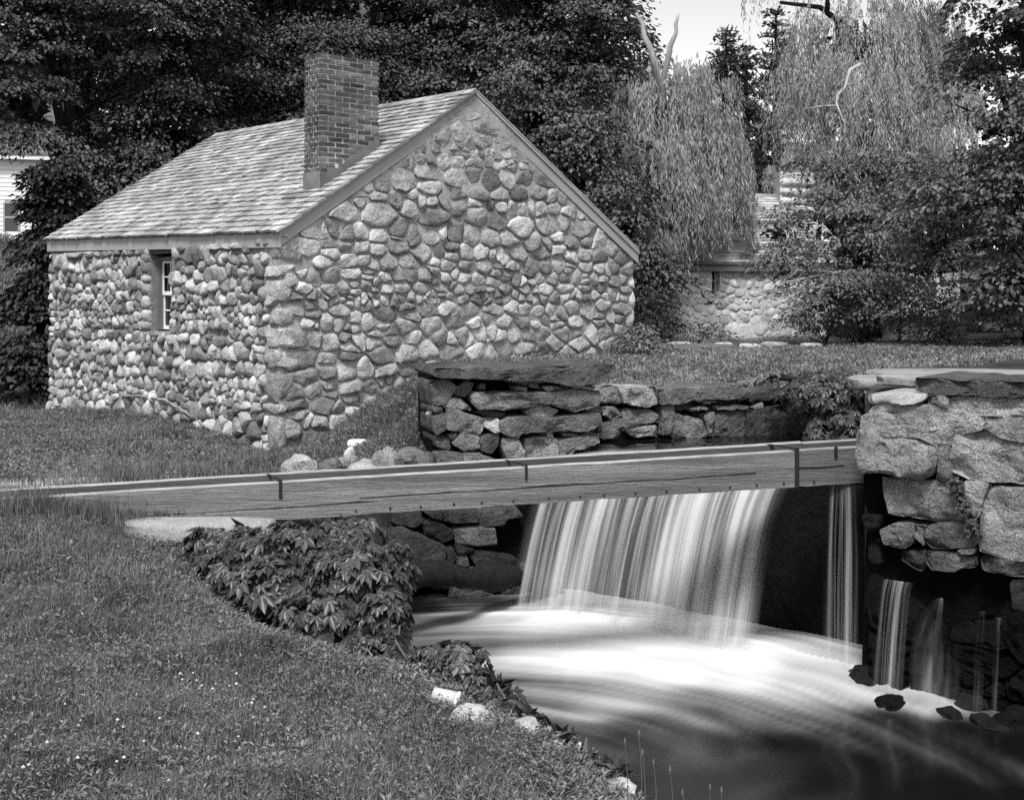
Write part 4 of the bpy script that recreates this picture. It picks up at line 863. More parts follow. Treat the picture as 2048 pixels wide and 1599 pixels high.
def sprays(lobes, n_spray, n_leaf, r_spray, lsize, flat=.07, face=.7, seed=0, inner=.12, droop=.5):
    """clumped foliage: leaf sprays on the lumpy shell of each lobe, most on the side towards the open"""
    rg = np.random.default_rng(seed); Cs, As, Ns, L_ = [], [], [], []
    for (c, r) in lobes:
        c = np.array(c); r = np.array(r); m = int(n_spray * (r[0] * r[2]) ** .9) + 4
        d = rg.normal(size=(m, 3)); d[:, 1] = np.where(rg.random(m) < face, -np.abs(d[:, 1]), d[:, 1]); d = unit(d); d[:, 2] = np.abs(d[:, 2]) * np.where(rg.random(m) < .3, -1, 1)
        rad = np.where(rg.random(m) < inner, rg.uniform(.35, .8, m), rg.uniform(.82, 1.08, m)); sc_ = c + d * r * rad[:, None]
        rs_ = r_spray * rg.uniform(.6, 1.4, m); k = n_leaf
        ang = rg.uniform(0, 6.283, (m, k)); rr_ = rg.random((m, k)) ** .55; p = np.stack([np.cos(ang) * rr_, np.sin(ang) * rr_, rg.normal(size=(m, k)) * flat], -1) + rg.normal(size=(m, k, 3)) * .08; pr = np.hypot(p[:, :, 0], p[:, :, 1])
        outw = unit(np.concatenate([d[:, :2], np.zeros((m, 1))], 1))
        p[:, :, 2] -= droop * pr ** 2 * .6 + .25 * (p * outw[:, None]).sum(-1)
        Cs.append((sc_[:, None] + p * rs_[:, None, None]).reshape(-1, 3))
        a = p * [1, 1, .3] + outw[:, None] * .35 + rg.normal(size=p.shape) * .25; a[:, :, 2] -= .3; As.append(a.reshape(-1, 3))
        nn = np.array([0, 0, 1.0]) + rg.normal(size=p.shape) * .28 + outw[:, None] * .25; Ns.append(nn.reshape(-1, 3))
        L_.append(lsize * rg.uniform(.65, 1.3, m * k))
    return np.concatenate(Cs), np.concatenate(As), np.concatenate(Ns), np.concatenate(L_)
def lobe(px, py, Y, rx, ry, dep=None):
    k = Y / F; return (P(px, py, Y), (rx * k, (dep if dep else rx * k * .9), ry * k))
def branchy(base, lobes, r0, seed, lean=(0, 0)):
    """tapered trunk that forks into limbs reaching into every lobe"""
    rg = np.random.default_rng(seed); mb = MB(); base = np.array(base, float); cs = np.array([c for c, r in lobes]); top = cs.mean(0); top = base + (top - base) * [.6, .6, .62]
    n = 8; path = [base + (top - base) * t + np.array([lean[0] * math.sin(t * 3), 0, 0]) + rg.normal(size=3) * [.05, .05, 0] * (t > 0) for t in np.linspace(0, 1, n)]
    mb.add(*tube(path, [r0 * (1.35 if i == 0 else 1 - .55 * i / (n - 1)) for i in range(n)], 10, .12))
    for c in cs:
        if c[2] < base[2] + 2.6 and r0 > .1: continue
        i = int(np.clip(rg.integers(3, n), 3, n - 1)); a = path[i]; m_ = (a + c) / 2 + rg.normal(size=3) * .3 + [0, 0, .3]
        ts = np.linspace(0, 1, 7)[:, None]; q = (1 - ts) ** 2 * a + 2 * ts * (1 - ts) * m_ + ts ** 2 * c
        mb.add(*tube(q, np.linspace(r0 * .42, min(.03, r0 * .2), 7), 6, .1))
        for _ in range(3):
            j = rg.integers(2, 6); f_ = min(1, r0 * 4); e = q[j] + rg.normal(size=3) * .8 * f_ + (c - a) * .15
            mb.add(*tube([q[j], (q[j] + e) / 2 + rg.normal(size=3) * .1 * f_, e], [.06 * f_, .04 * f_, .012 * f_], 5))
    return mb
def tree(name, label, base, lobes, r0, leafmat, seed, n_spray=15, n_leaf=190, r_spray=.62, lsize=.105, lw=.62, group=None, lean=(0, 0), barkm='bark', cat='tree', core_n=34, core_s=.45, **kw):
    t = thing(name, label, cat, base, group); branchy(base, lobes, r0, seed, lean).build('trunk', MT[barkm], t, True)
    C, A, Nn, L_ = sprays(lobes, n_spray, n_leaf, r_spray, lsize, seed=seed, **kw); leaves('crown', C, A, Nn, L_, L_ * lw, MT[leafmat], t)
    if core_n:                                      # oversized dark leaves added inside the crown to block light and blacken gaps
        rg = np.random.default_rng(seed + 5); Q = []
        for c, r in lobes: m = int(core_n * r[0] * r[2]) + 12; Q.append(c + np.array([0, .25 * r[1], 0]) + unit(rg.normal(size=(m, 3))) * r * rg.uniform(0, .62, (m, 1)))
        Q = np.concatenate(Q); n = len(Q); leaves('dark_infill', Q, rg.normal(size=(n, 3)), rg.normal(size=(n, 3)), rg.uniform(.7, 1.2, n) * core_s, rg.uniform(.5, .8, n) * core_s, MT['darkleaf'], t)
    return t
def gz(x, y): return float(H(np.array([x]), np.array([y]))[0])
def ground_at(px, Y): x = (px - CX) / F * Y; return np.array([x, Y, gz(x, Y) - .1])
MG = 'maples behind the cottage'  # crown lobes above the view are added to keep sky off the pool
tree('maple_tree', 'huge dark maple with a thick leaning trunk behind the far end of the cottage', ground_at(185, 23.5), [lobe(70, 60, 23, 150, 140), lobe(330, 80, 24.5, 170, 150), lobe(50, 215, 22.5, 110, 80), lobe(330, 270, 24.5, 150, 110), lobe(200, -60, 24, 240, 160), lobe(175, 370, 22.5, 60, 70), lobe(270, 360, 23.5, 80, 60), lobe(150, -350, 24, 320, 200)], .42, 'maple', 101, group=MG, lean=(-.25, 0))
tree('maple_tree', 'dark maple rising behind the chimney', ground_at(560, 27.5), [lobe(520, 40, 27, 180, 150), lobe(430, 190, 26.5, 150, 120), lobe(640, 170, 26.5, 170, 140), lobe(560, 280, 27, 160, 80), lobe(560, -120, 28, 240, 150), lobe(540, -400, 28, 280, 200)], .3, 'maple', 102, group=MG)
tree('maple_tree', 'dark maple between chimney and gable peak', ground_at(860, 28), [lobe(800, 20, 28, 160, 140), lobe(770, 170, 27, 150, 110), lobe(940, 90, 27, 160, 130), lobe(880, 230, 26.5, 150, 90), lobe(860, -120, 28, 230, 140), lobe(880, -400, 28, 260, 200)], .3, 'maple', 103, group=MG)
tree('maple_tree', 'dark maple spreading over the right slope of the gable', ground_at(1150, 25), [lobe(1090, 50, 26, 170, 140), lobe(1070, 230, 24.5, 140, 110), lobe(1170, 120, 25, 105, 140), lobe(1170, 330, 23.5, 110, 120), lobe(1230, 440, 22.5, 80, 90), lobe(1080, -110, 26, 190, 120), lobe(1290, 560, 22, 50, 80)], .3, 'maple', 104, group=MG)
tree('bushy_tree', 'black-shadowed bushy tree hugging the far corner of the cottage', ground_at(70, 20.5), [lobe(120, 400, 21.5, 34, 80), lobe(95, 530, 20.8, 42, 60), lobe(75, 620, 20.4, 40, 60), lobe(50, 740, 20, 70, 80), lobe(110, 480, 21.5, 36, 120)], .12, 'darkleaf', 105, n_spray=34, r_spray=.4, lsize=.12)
# far wood closing the view behind the maples
C, A, Nn, L_ = sprays([lobe(px, py, 46 + (i * 7 % 5), 330, 260, 4) for i, (px, py) in enumerate([(-100, 100), (150, 40), (420, 150), (700, 120), (900, 140), (900, 260), (150, -250), (600, -250), (900, -250), (500, 380), (900, 380), (-400, -100), (-400, 250), (1200, 620), (1550, 640), (1850, 600), (2200, 420), (2400, 100), (2450, 300)])], 3.6, 70, 1.3, .6, seed=77, inner=.1)
o = leaves('distant_wood', C, A, Nn, L_, L_ * .8, MT['farleaf']); tag(o, 'mass of distant woodland behind the trees', 'woodland', kind='stuff')

# weeping willows
def willow(name, label, base, domes, r0, n_st, seed, limbs, snag=None, leaf=.085, mat='willow', group='weeping willows beyond the lawn'):
    t = thing(name, label, 'willow', base, group); rg = np.random.default_rng(seed); mb = MB()
    for path, ra in limbs: mb.add(*tube(path, np.linspace(ra, ra * .35, len(path)), 8, .15))
    mb.build('trunk', MT['bark'], t, True)
    if snag:
        mb = MB()
        for path, ra in snag: mb.add(*tube(path, np.linspace(ra, ra * .4, len(path)), 8, .45))
        mb.build('bare_limb', MT['palebark'], t, True)
    Cs, As, Ns, L_ = [], [], [], []; 
    for (c, r, zlow_) in domes:
        m = int(n_st * r[0] * r[2]); d = rg.normal(size=(m, 3)); d[:, 2] = np.abs(d[:, 2]) * .9 - .15; d[:, 1] = np.where(rg.random(m) < .7, -np.abs(d[:, 1]), d[:, 1]); d = unit(d)
        # strands hang from tufts so that the curtain breaks into tresses
        tuft = d[rg.integers(0, max(8, m // 14), m)] ; d = unit(tuft + rg.normal(size=(m, 3)) * .07)
        s0 = c + d * r * rg.uniform(.55, 1.04, (m, 1)); ln = np.minimum(rg.uniform(.7, 2.6, m), np.maximum(.4, s0[:, 2] - zlow_ - rg.uniform(0, .8, m)))
        k = 26; u = np.linspace(.02, 1, k)[None, :]; outw = unit(d * [1, 1, 0])
        px_ = s0[:, None] + outw[:, None] * (.28 * (1 - np.exp(-3 * u)) * np.minimum(1, ln)[:, None])[..., None]; z_ = (.10 * np.sin(np.minimum(u * 6, 3.14)) - ln[:, None] * np.maximum(0, u - .06))
        px_[..., 2] += z_; px_ += rg.normal(size=px_.shape) * .02 + .05 * np.sin(u[..., None] * 5 + rg.uniform(0, 6, (m, 1, 1)))
        a = np.stack([rg.normal(size=(m, k)) * .3, rg.normal(size=(m, k)) * .3, np.full((m, k), -1.0)], -1); a += outw[:, None] * .15
        Cs.append(px_.reshape(-1, 3)); As.append(a.reshape(-1, 3)); nn = np.broadcast_to(d[:, None] * [1, 1, .5], a.shape) + rg.normal(size=a.shape) * .5 + [0, -.2, .3]; Ns.append(nn.reshape(-1, 3)); L_.append(leaf * rg.uniform(.7, 1.4, m * k))
    C, A, Nn, L_ = map(np.concatenate, (Cs, As, Ns, L_)); leaves('crown', C, A, Nn, L_ * 1.5, L_ * .26, MT[mat], t, wide=.4)
    Q = np.concatenate([c + np.array([0, .3, -.2]) + unit(rg.normal(size=(int(150 * r[0] * r[2]) + 20, 3))) * r * rg.uniform(0, .7, (int(150 * r[0] * r[2]) + 20, 1)) for c, r, _ in domes]); n = len(Q)
    leaves('dark_infill', Q, rg.normal(size=(n, 3)) + [0, 0, -1.5], rg.normal(size=(n, 3)), rg.uniform(.25, .5, n), rg.uniform(.06, .14, n), MT['apple'], t); return t
def dome(px, py, Y, rx, ry, ylow): l_ = lobe(px, py, Y, rx, ry); return (l_[0], l_[1], P(px, ylow, Y)[2])
b = ground_at(1330, 25)
willow('willow_tree', 'weeping willow with two bare dead limbs right of the cottage', b, [dome(1330, 190, 25, 140, 80, 420), dome(1250, 210, 25, 70, 60, 330), dome(1390, 290, 24.5, 90, 90, 480), dome(1310, 350, 24, 110, 110, 560), dome(1420, 400, 24.5, 80, 70, 520), dome(1290, 500, 23.2, 50, 80, 670), dome(1280, 330, 24.5, 60, 70, 540)], .3, 300, 111,
       [([b, P(1330, 480, 25), P(1325, 300, 25), P(1320, 170, 25)], .32), ([P(1330, 450, 25), P(1385, 360, 24.8), P(1400, 250, 24.6)], .12), ([P(1325, 380, 25), P(1290, 330, 24.8), P(1240, 250, 24.7)], .1), ([P(1310, 420, 24.4), P(1335, 370, 24.0), P(1345, 345, 24)], .07)],
       [([P(1322, 300, 24.6), P(1322, 190, 24), P(1308, 130, 23.5), P(1300, 96, 23.5), P(1288, 72, 23.5), P(1284, 48, 23.5), P(1272, 26, 23.5)], .085), ([P(1322, 300, 24.6), P(1326, 160, 24), P(1338, 112, 23.8), P(1340, 92, 23.8), P(1352, 66, 23.8), P(1351, 48, 23.8), P(1357, 28, 23.8)], .07), ([P(1300, 96, 23.5), P(1288, 84, 23.5), P(1281, 82, 23.5)], .03)])
b = ground_at(1735, 31)
willow('willow_tree', 'tall weeping willow with a broken hanging branch above the stone house', b, [dome(1720, 70, 30, 150, 90, 300), dome(1620, 170, 30, 80, 90, 340), dome(1720, 220, 29, 150, 130, 390), dome(1830, 110, 30.5, 90, 110, 330), dome(1890, 190, 30, 60, 70, 300), dome(1660, 310, 29.5, 110, 60, 420), dome(1560, 340, 29, 60, 50, 400), dome(1790, 330, 29.5, 110, 80, 450), dome(1880, 90, 31, 50, 60, 260), dome(1760, -170, 31, 260, 170, 100), dome(1905, 290, 29.5, 70, 60, 430)], .4, 200, 112,  # topmost dome, out of view, added to block sky reflected in the pool
       [([b, P(1735, 450, 31), P(1720, 300, 31), P(1690, 150, 31), P(1680, 40, 31)], .42), ([P(1725, 330, 31), P(1790, 180, 31), P(1850, 90, 31), P(1905, 0, 31), P(1940, -60, 31)], .24), ([P(1690, 120, 31), P(1680, 45, 30.5), P(1640, 15, 30.3), P(1560, 5, 30)], .12), ([P(1655, 20, 30.3), P(1655, -30, 30.3)], .07)],
       [([P(1722, 128, 24.6), P(1700, 140, 24.5), P(1690, 175, 24.4), P(1675, 190, 24.3), P(1672, 212, 24.2), P(1645, 212, 24.15), P(1618, 217, 24.1)], .04), ([P(1690, 172, 24.4), P(1712, 165, 24.4), P(1722, 172, 24.4)], .015), ([P(1650, 213, 24.15), P(1640, 203, 24.1)], .012), ([P(1672, 205, 24.2), P(1690, 250, 24.2), P(1702, 290, 24.3)], .02)])
# conifers against the sky
def pine(name, label, px, Y, ytop, ybot, wpx, seed, group='conifers against the sky'):
    rg = np.random.default_rng(seed); b = P(px, ybot, Y); tp = P(px, ytop, Y); b[2] = gz(b[0], b[1]) - .1; t = thing(name, label, 'pine', b, group); hh = tp[2] - b[2]; mb = MB()
    mb.add(*tube([b, (b + tp) / 2, tp], [.28, .18, .03], 8)); Cs, As = [], []
    zl_ = P(px, ybot, Y)[2]; z = tp[2] - .15
    while z > zl_:
        fr = (tp[2] - z) / (tp[2] - zl_); ln = (wpx * Y / F) * (fr ** .75) * rg.uniform(.7, 1.15) + .15
        for k in range(rg.integers(4, 7)):
            a = rg.uniform(0, 6.28); ll = ln * rg.uniform(.55, 1.1); d = np.array([math.cos(a), math.sin(a), rg.uniform(.05, .35)]); s = np.array([tp[0], tp[1], z]); e = s + d * ll
            mb.add(*tube([s, e], [.035, .01], 4)); n = int(26 * ll / .5) + 8
            u = rg.uniform(.15, 1.05, n)[:, None]; p = s + (e - s) * u + rg.normal(size=(n, 3)) * [.16, .16, .05]; Cs.append(p); As.append(d * [1, 1, .6] + rg.normal(size=(n, 3)) * .6 + [0, 0, .25])
        z -= rg.uniform(.22, .42)
    mb.build('trunk', MT['bark'], t, True); C = np.concatenate(Cs); A = np.concatenate(As); n = len(C)
    leaves('needles', C, A, rng.normal(size=(n, 3)) + [0, 0, 1], rng.uniform(.16, .34, n), rng.uniform(.05, .10, n), MT['pine'], t)
pine('pine_tree', 'pointed tallest conifer standing against the white sky', 1552, 44, 22, 420, 60, 121); pine('pine_tree', 'loose-topped conifer left of the tallest one', 1492, 42, 90, 430, 62, 122)
pine('pine_tree', 'short bushy conifer leftmost against the sky', 1452, 41, 60, 430, 55, 123); pine('pine_tree', 'low spreading conifer behind the first willow', 1400, 43, 140, 430, 60, 124); pine('pine_tree', 'dense conifer low between the two willows', 1520, 38, 250, 480, 70, 125)
# trees at the right
tree('broadleaf_tree', 'dark broad-leaved tree filling the right edge of the picture', ground_at(2120, 17), [lobe(2040, 60, 17, 150, 140), lobe(2010, 250, 17, 130, 130), lobe(1960, 400, 17.5, 130, 110), lobe(2080, 420, 16.5, 130, 140), lobe(1880, 480, 19, 110, 90), lobe(2050, 560, 17, 120, 80), lobe(1990, 150, 18, 90, 90), lobe(2150, -120, 17, 220, 150), lobe(2250, 150, 16, 160, 160), lobe(2300, 420, 15, 150, 160), lobe(2150, -380, 17, 260, 180), lobe(2450, -100, 15, 220, 220), lobe(2420, -400, 16, 250, 200)], .22, 'apple', 131, n_spray=24, n_leaf=90, r_spray=.42, lsize=.10, lw=.6, core_s=.13, core_n=200)  # lobes out of view added to shade the pier and darken the pool
tree('apple_tree', 'spreading old fruit tree in front of the far stone house', ground_at(1730, 20.5), [lobe(1670, 430, 21, 120, 75), lobe(1590, 535, 20.5, 80, 70), lobe(1700, 500, 20, 140, 100), lobe(1800, 440, 21, 130, 90), lobe(1660, 600, 19.5, 100, 60), lobe(1760, 590, 20, 90, 60), lobe(1560, 465, 21.5, 50, 40), lobe(1850, 540, 21, 90, 80), lobe(1680, 350, 22, 110, 60), lobe(1780, 340, 22, 100, 50)], .2, 'apple', 132, n_spray=26, n_leaf=80, r_spray=.36, lsize=.085, lw=.5, core_s=.16, core_n=90)
SHR = [('leafy shrub in the angle by the right corner of the gable', 1285, 680, 17.6, 34, 32, 'apple'), ('small dark shrub at the foot of the far stone house', 1425, 672, 21.5, 36, 26, 'apple'), ('low shrub left of the small dark one before the far house', 1360, 665, 21.5, 40, 30, 'apple'), ('shrubby thicket below the broad-leaved tree', 1950, 620, 19, 90, 50, 'apple'), ('rounded bush at the far right edge of the lawn', 2040, 600, 17.5, 70, 60, 'apple'),
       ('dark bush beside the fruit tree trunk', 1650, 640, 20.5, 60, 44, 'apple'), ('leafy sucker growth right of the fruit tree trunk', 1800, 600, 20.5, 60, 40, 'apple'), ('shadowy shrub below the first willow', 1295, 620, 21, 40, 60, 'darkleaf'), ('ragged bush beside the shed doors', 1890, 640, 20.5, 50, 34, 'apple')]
for i, (lb, px, py, Y, rx, ry, mt) in enumerate(SHR):
    b = ground_at(px, Y); tree('shrub', lb, b, [lobe(px, py, Y, rx, ry), lobe(px + .3 * rx, py + .4 * ry, Y - .3, rx * .8, ry * .6)], .03, mt, 140 + i, n_spray=70, n_leaf=40, r_spray=.26, lsize=.085, lw=.5, core_n=0, group='shrubs round the lawn', cat='shrub')
# dead twigs under the fruit tree
mb = MB(); rg = np.random.default_rng(9)
for k in range(16):
    s = P(1700 + rg.uniform(-20, 20), 560 + rg.uniform(-20, 20), 19.8); e = P(1500 + rg.uniform(-20, 110), 580 + rg.uniform(0, 105), 19.6 + rg.uniform(-.4, .4)); m_ = (s + e) / 2 + rg.normal(size=3) * .2 + [0, 0, .25]
    mb.add(*tube([s, (s + m_) / 2, m_, (m_ + e) / 2 + rg.normal(size=3) * .08, e], [.02, .016, .012, .009, .004], 5))
o = mb.build('dead_branches', MT['palebark'], None, True); tag(o, 'tangle of pale dead twigs hanging under the fruit tree', 'branches')

# ------------------------------------------------------------------ buildings beyond
# far stone house
HA, HB = P(1338, 640, 24.0), P(1700, 640, 25.2)
HP = Plane(HA[:2], HB[:2]); fz = gz(HA[0], HA[1]) - .3
fh = thing('far_stone_house', 'pale stone house with shingle roof half hidden behind trees', 'house', ((HA[0] + HB[0]) / 2, 25, fz))
ez = HP.px(1460, 524)[1]; rz_ = P(1500, 388, 27.3)[2]; back = -HP.n * 5.2; mid = -HP.n * 2.6
fwin = (HP.px(1424, 540)[0], HP.px(1440, 540)[0], HP.px(1430, 582)[1], HP.px(1430, 540)[1])
mb = MB()
for a, b_, c, d in ((0, fwin[0], fz, ez), (fwin[1], HP.L, fz, ez), (fwin[0], fwin[1], fz, fwin[2]), (fwin[0], fwin[1], fwin[3], ez)): mb.add(*prism(HP.w([(a, c, 0), (b_, c, 0), (b_, d, 0), (a, d, 0)]), -HP.n * .3))
fw = mb.build('wall', MT['mortar'], fh, color=1.5)
obj('end_wall', *prism([HP.w([(0, fz, -.31)])[0], HP.w([(0, fz, -5.2)])[0], HP.w([(0, ez, -5.2)])[0], HP.w([(0, rz_ - .1, -2.6)])[0], HP.w([(0, ez, -.31)])[0]], HP.u * .3), MT['mortar'], fh)
fst = pack((0, HP.L, fz + .2, ez), lambda v: .15, 1.6, [(0, 1, ez - .03), (-1, 0, .0), (1, 0, HP.L)], fwin, 14, .010, .1, .2)
lay_stones(HP, fw, fst, MT['pale'], 160, lambda c, sz, rg: rg.uniform(.006, .02), tone_seed=6, N=12, K=2, rough=.006, sharp=.97, key=lambda q: q[0][0])
pw_ = obj('window', *prism(HP.w([(fwin[0], fwin[2], -.2), (fwin[1], fwin[2], -.2), (fwin[1], fwin[3], -.2), (fwin[0], fwin[3], -.2)]), -HP.n * .02), MT['glass'], fh)
for a, b_, c, d in ((fwin[0], fwin[0] + .04, fwin[2], fwin[3]), (fwin[1] - .04, fwin[1], fwin[2], fwin[3]), (fwin[0] + .041, fwin[1] - .041, (fwin[2] + fwin[3]) / 2 - .02, (fwin[2] + fwin[3]) / 2 + .02)):
    obj('frame', *prism(HP.w([(a, c, -.19), (b_, c, -.19), (b_, d, -.19), (a, d, -.19)]), HP.n * .03), MT['white'], pw_, color=.6)
e0, e1 = HP.w([(-.25, ez - .02, .1)])[0], HP.w([(HP.L + .2, ez - .02, .1)])[0]; r0_, r1_ = HP.w([(-.25, rz_, -2.6)])[0], HP.w([(HP.L + .2, rz_, -2.6)])[0]
froof = obj('roof', *prism([e0, e1, r1_, r0_], (0, 0, -.08)), MT['oldwood'], fh); obj('far_slope', *prism([HP.w([(-.25, ez - .05, -5.45)])[0], HP.w([(HP.L + .2, ez - .05, -5.45)])[0], r1_, r0_], (0, 0, .03)), MT['shingle'], froof)
mb = MB(); nrm = np.cross(e1 - e0, r0_ - e0); nrm /= np.linalg.norm(nrm); nrm = nrm if nrm[2] > 0 else -nrm
for c in range(24):
    u = 0.0
    while u < 1:
        w_ = rng.uniform(.12, .3) / HP.L; a, b_ = u, min(1, u + w_); t0, t1 = c / 24, min(1, (c + 1.5) / 24); q = lambda s, t, h: (e0 * (1 - s) + e1 * s) * (1 - t) + (r0_ * (1 - s) + r1_ * s) * t + nrm * h
        mb.add([q(a, t0, .005), q(b_, t0, .005), q(b_, t1, .002), q(a, t1, .002), q(a, t0, .028), q(b_, t0, .028), q(b_, t1, .006), q(a, t1, .006)], BOXF, rng.random()); u = b_
tag(mb.build('shingles', MT['shingle'], froof, color=.95), kind='stuff')
obj('fascia_board', *prism([e0 - [0, 0, .02], e1 - [0, 0, .02], e1 - [0, 0, .17], e0 - [0, 0, .17]], -HP.n * .03), MT['greypaint'], fh)
cu_ = HP.px(1588, 360)[0]; cb = np.array([(1588 - CX) / F * 27.6, 27.6, rz_ - .5]); chs = obj('chimney', *box(cb - HP.u * .43 - [0, .3, 0], HP.u * .86, np.array([0, .7, 0]), UP * 1.0), MT['mortar'], fh, color=1.5)
for i in range(16):
    V, Fc = rock_geo(860 + i, 1, .1, 1.2, 0); V = np.sign(V) * np.abs(V) ** .6 * [.16, .05, .09]
    obj('chimney_stone', V + cb + HP.u * (-.3 + .2 * (i % 4)) + np.array([0, -.32, .12 + .21 * (i // 4)]), Fc, MT['ledge'], chs, None, True)
# board shed with its lean-to
SP = Plane(P(1745, 640, 23.5)[:2], P(1880, 640, 23.9)[:2]); sz0 = gz(*SP.a[:2]) - .15
shed = thing('board_shed', 'grey board shed with low lean-to doors at the back of the lawn', 'shed', (*SP.a[:2], sz0))
zt_ = SP.px(1800, 545)[1]; zd = SP.px(1800, 633)[1]; obj('wall', *prism(SP.w([(-.1, sz0, -.1), (SP.L + .4, sz0, -.1), (SP.L + .4, zt_, -.1), (-.1, zt_, -.1)]), -SP.n * 2), MT['black'], shed)
u = -.1; 
while u < SP.L + .38: obj('board', *prism(SP.w([(u, zd - .1, -.08), (u + .145, zd - .1, -.08), (u + .145, zt_ + rng.uniform(-.02, .02), -.08), (u, zt_, -.08)]), SP.n * (.02 + .01 * rng.random())), MT['oldwood'], shed, color=1.5 if u > .8 else 1.0); u += .152
obj('lean_to_roof', *prism(SP.w([(-.5, zd, .75), (SP.L - .1, zd, .75), (SP.L - .1, zd + .16, -.02), (-.5, zd + .16, -.02)]), UP * .035), MT['oldwood'], shed)
for k in range(3):
    a = SP.px(1762 + 36 * k, 660)[0] - .3; dr = obj('door', *prism(SP.w([(a, sz0, .5), (a + .44, sz0, .5), (a + .44, zd - .02, .5), (a, zd - .02, .5)]), SP.n * .03), MT['oldwood'], shed, color=(.6, 1.0, 1.15)[k])
    for j in range(3): obj('door_board', *prism(SP.w([(a + .148 * j, sz0 + .01, .532), (a + .142 + .148 * j, sz0 + .01, .532), (a + .142 + .148 * j, zd - .03, .532), (a + .148 * j, zd - .03, .532)]), SP.n * .012), MT['oldwood'], dr, color=(.6, 1.0, 1.15)[k])
# white clapboard house on the hill
WP = Plane(P(-160, 460, 41)[:2], P(93, 460, 42)[:2]); wz0 = WP.px(20, 468)[1] - .6; wz1 = WP.px(40, 312)[1]
wh = thing('white_house', 'white clapboard house on the hill at the far left', 'house', (*WP.a[:2], wz0)); wwin = (WP.px(10, 405)[0], WP.px(36, 405)[0], WP.px(20, 462)[1], WP.px(20, 407)[1])
obj('wall', *prism(WP.w([(0, wz0, -.05), (WP.L, wz0, -.05), (WP.L, wz1, -.05), (0, wz1, -.05)]), -WP.n * 5), MT['white'], wh)
z = wz0
while z < wz1 - .02:
    segs = [(0, WP.L)] if (z + .15 < wwin[2] or z > wwin[3]) else [(0, wwin[0]), (wwin[1], WP.L)]
    for a, b_ in segs: obj('clapboard', WP.w([(a, z, -.04), (b_, z, -.04), (b_, z + .16, -.04), (a, z + .16, -.04), (a, z, -.005), (b_, z, -.005), (b_, z + .16, -.025), (a, z + .16, -.025)]), BOXF, MT['white'], wh)
    z += .15
ww = obj('window', *prism(WP.w([(wwin[0], wwin[2], -.04), (wwin[1], wwin[2], -.04), (wwin[1], wwin[3], -.04), (wwin[0], wwin[3], -.04)]), -WP.n * .005), MT['glass'], wh)
for a, b_, c, d in ((wwin[0] - .06, wwin[0], wwin[2], wwin[3] + .06), (wwin[1], wwin[1] + .06, wwin[2], wwin[3] + .06), (wwin[0], wwin[1], wwin[3], wwin[3] + .06), (wwin[0], wwin[1], (wwin[2] + wwin[3]) / 2 - .03, (wwin[2] + wwin[3]) / 2 + .03)):
    obj('frame', *prism(WP.w([(a, c, -.03), (b_, c, -.03), (b_, d, -.03), (a, d, -.03)]), WP.n * .05), MT['white'], ww, color=.45)
obj('roof', *prism([WP.w([(-.3, wz1, .3)])[0], WP.w([(WP.L + .3, wz1, .3)])[0], WP.w([(WP.L + .3, wz1 + 2.2, -2.6)])[0], WP.w([(-.3, wz1 + 2.2, -2.6)])[0]], (0, 0, .1)), MT['greypaint'], wh)
obj('cornice', *prism(WP.w([(-.3, wz1 - .14, .0), (WP.L + .25, wz1 - .14, .0), (WP.L + .25, wz1 - .005, .0), (-.3, wz1 - .005, .0)]), WP.n * .28), MT['white'], wh)

# ------------------------------------------------------------------ things on the lawn
for i, (px, py, Y, sx, sy, lb) in enumerate([(1358, 697, 19.8, .42, .3, 'leftmost pale flat stone behind the lawn timber'), (1446, 692, 20.4, .36, .3, 'pale flat stone behind the right end of the lawn timber'), (1500, 697, 19.6, .42, .35, 'first pale flat stone right of the lawn timber'), (1550, 692, 20.0, .5, .3, 'second pale flat stone right of the lawn timber, broadest'), (1622, 702, 19.4, .36, .3, 'outermost pale flat stone of the row on the lawn')]):
    p = ground_at(px, Y); slab('flat_stone', p + [0, 0, .12], sx, sy, .16, i * .7, 420 + i, 'ledge', lb, 'stone', 1.1, None, 'flat stones at the edge of the lawn')
a, b_ = ground_at(1308, 18.6) + [0, 0, .13], ground_at(1462, 18.9) + [0, 0, .13]
o = obj('lawn_timber', *box(a, b_ - a, np.array([.02, .14, 0]), UP * .09), MT['plank']); tag(o, 'squared timber lying along the lawn edge right of the gable', 'timber')
for i, (px, py, sx) in enumerate([(1990, 672, 1.0), (2040, 668, .9)]): slab('stump_slab', P(px, py, 18.5), sx, .5, .12, .2 + i, 440 + i, 'plank', ('low weathered slab at the right edge of the lawn, nearer the fruit tree', 'low weathered slab at the right edge of the lawn, cut by the picture edge')[i], 'slab', 1.3)
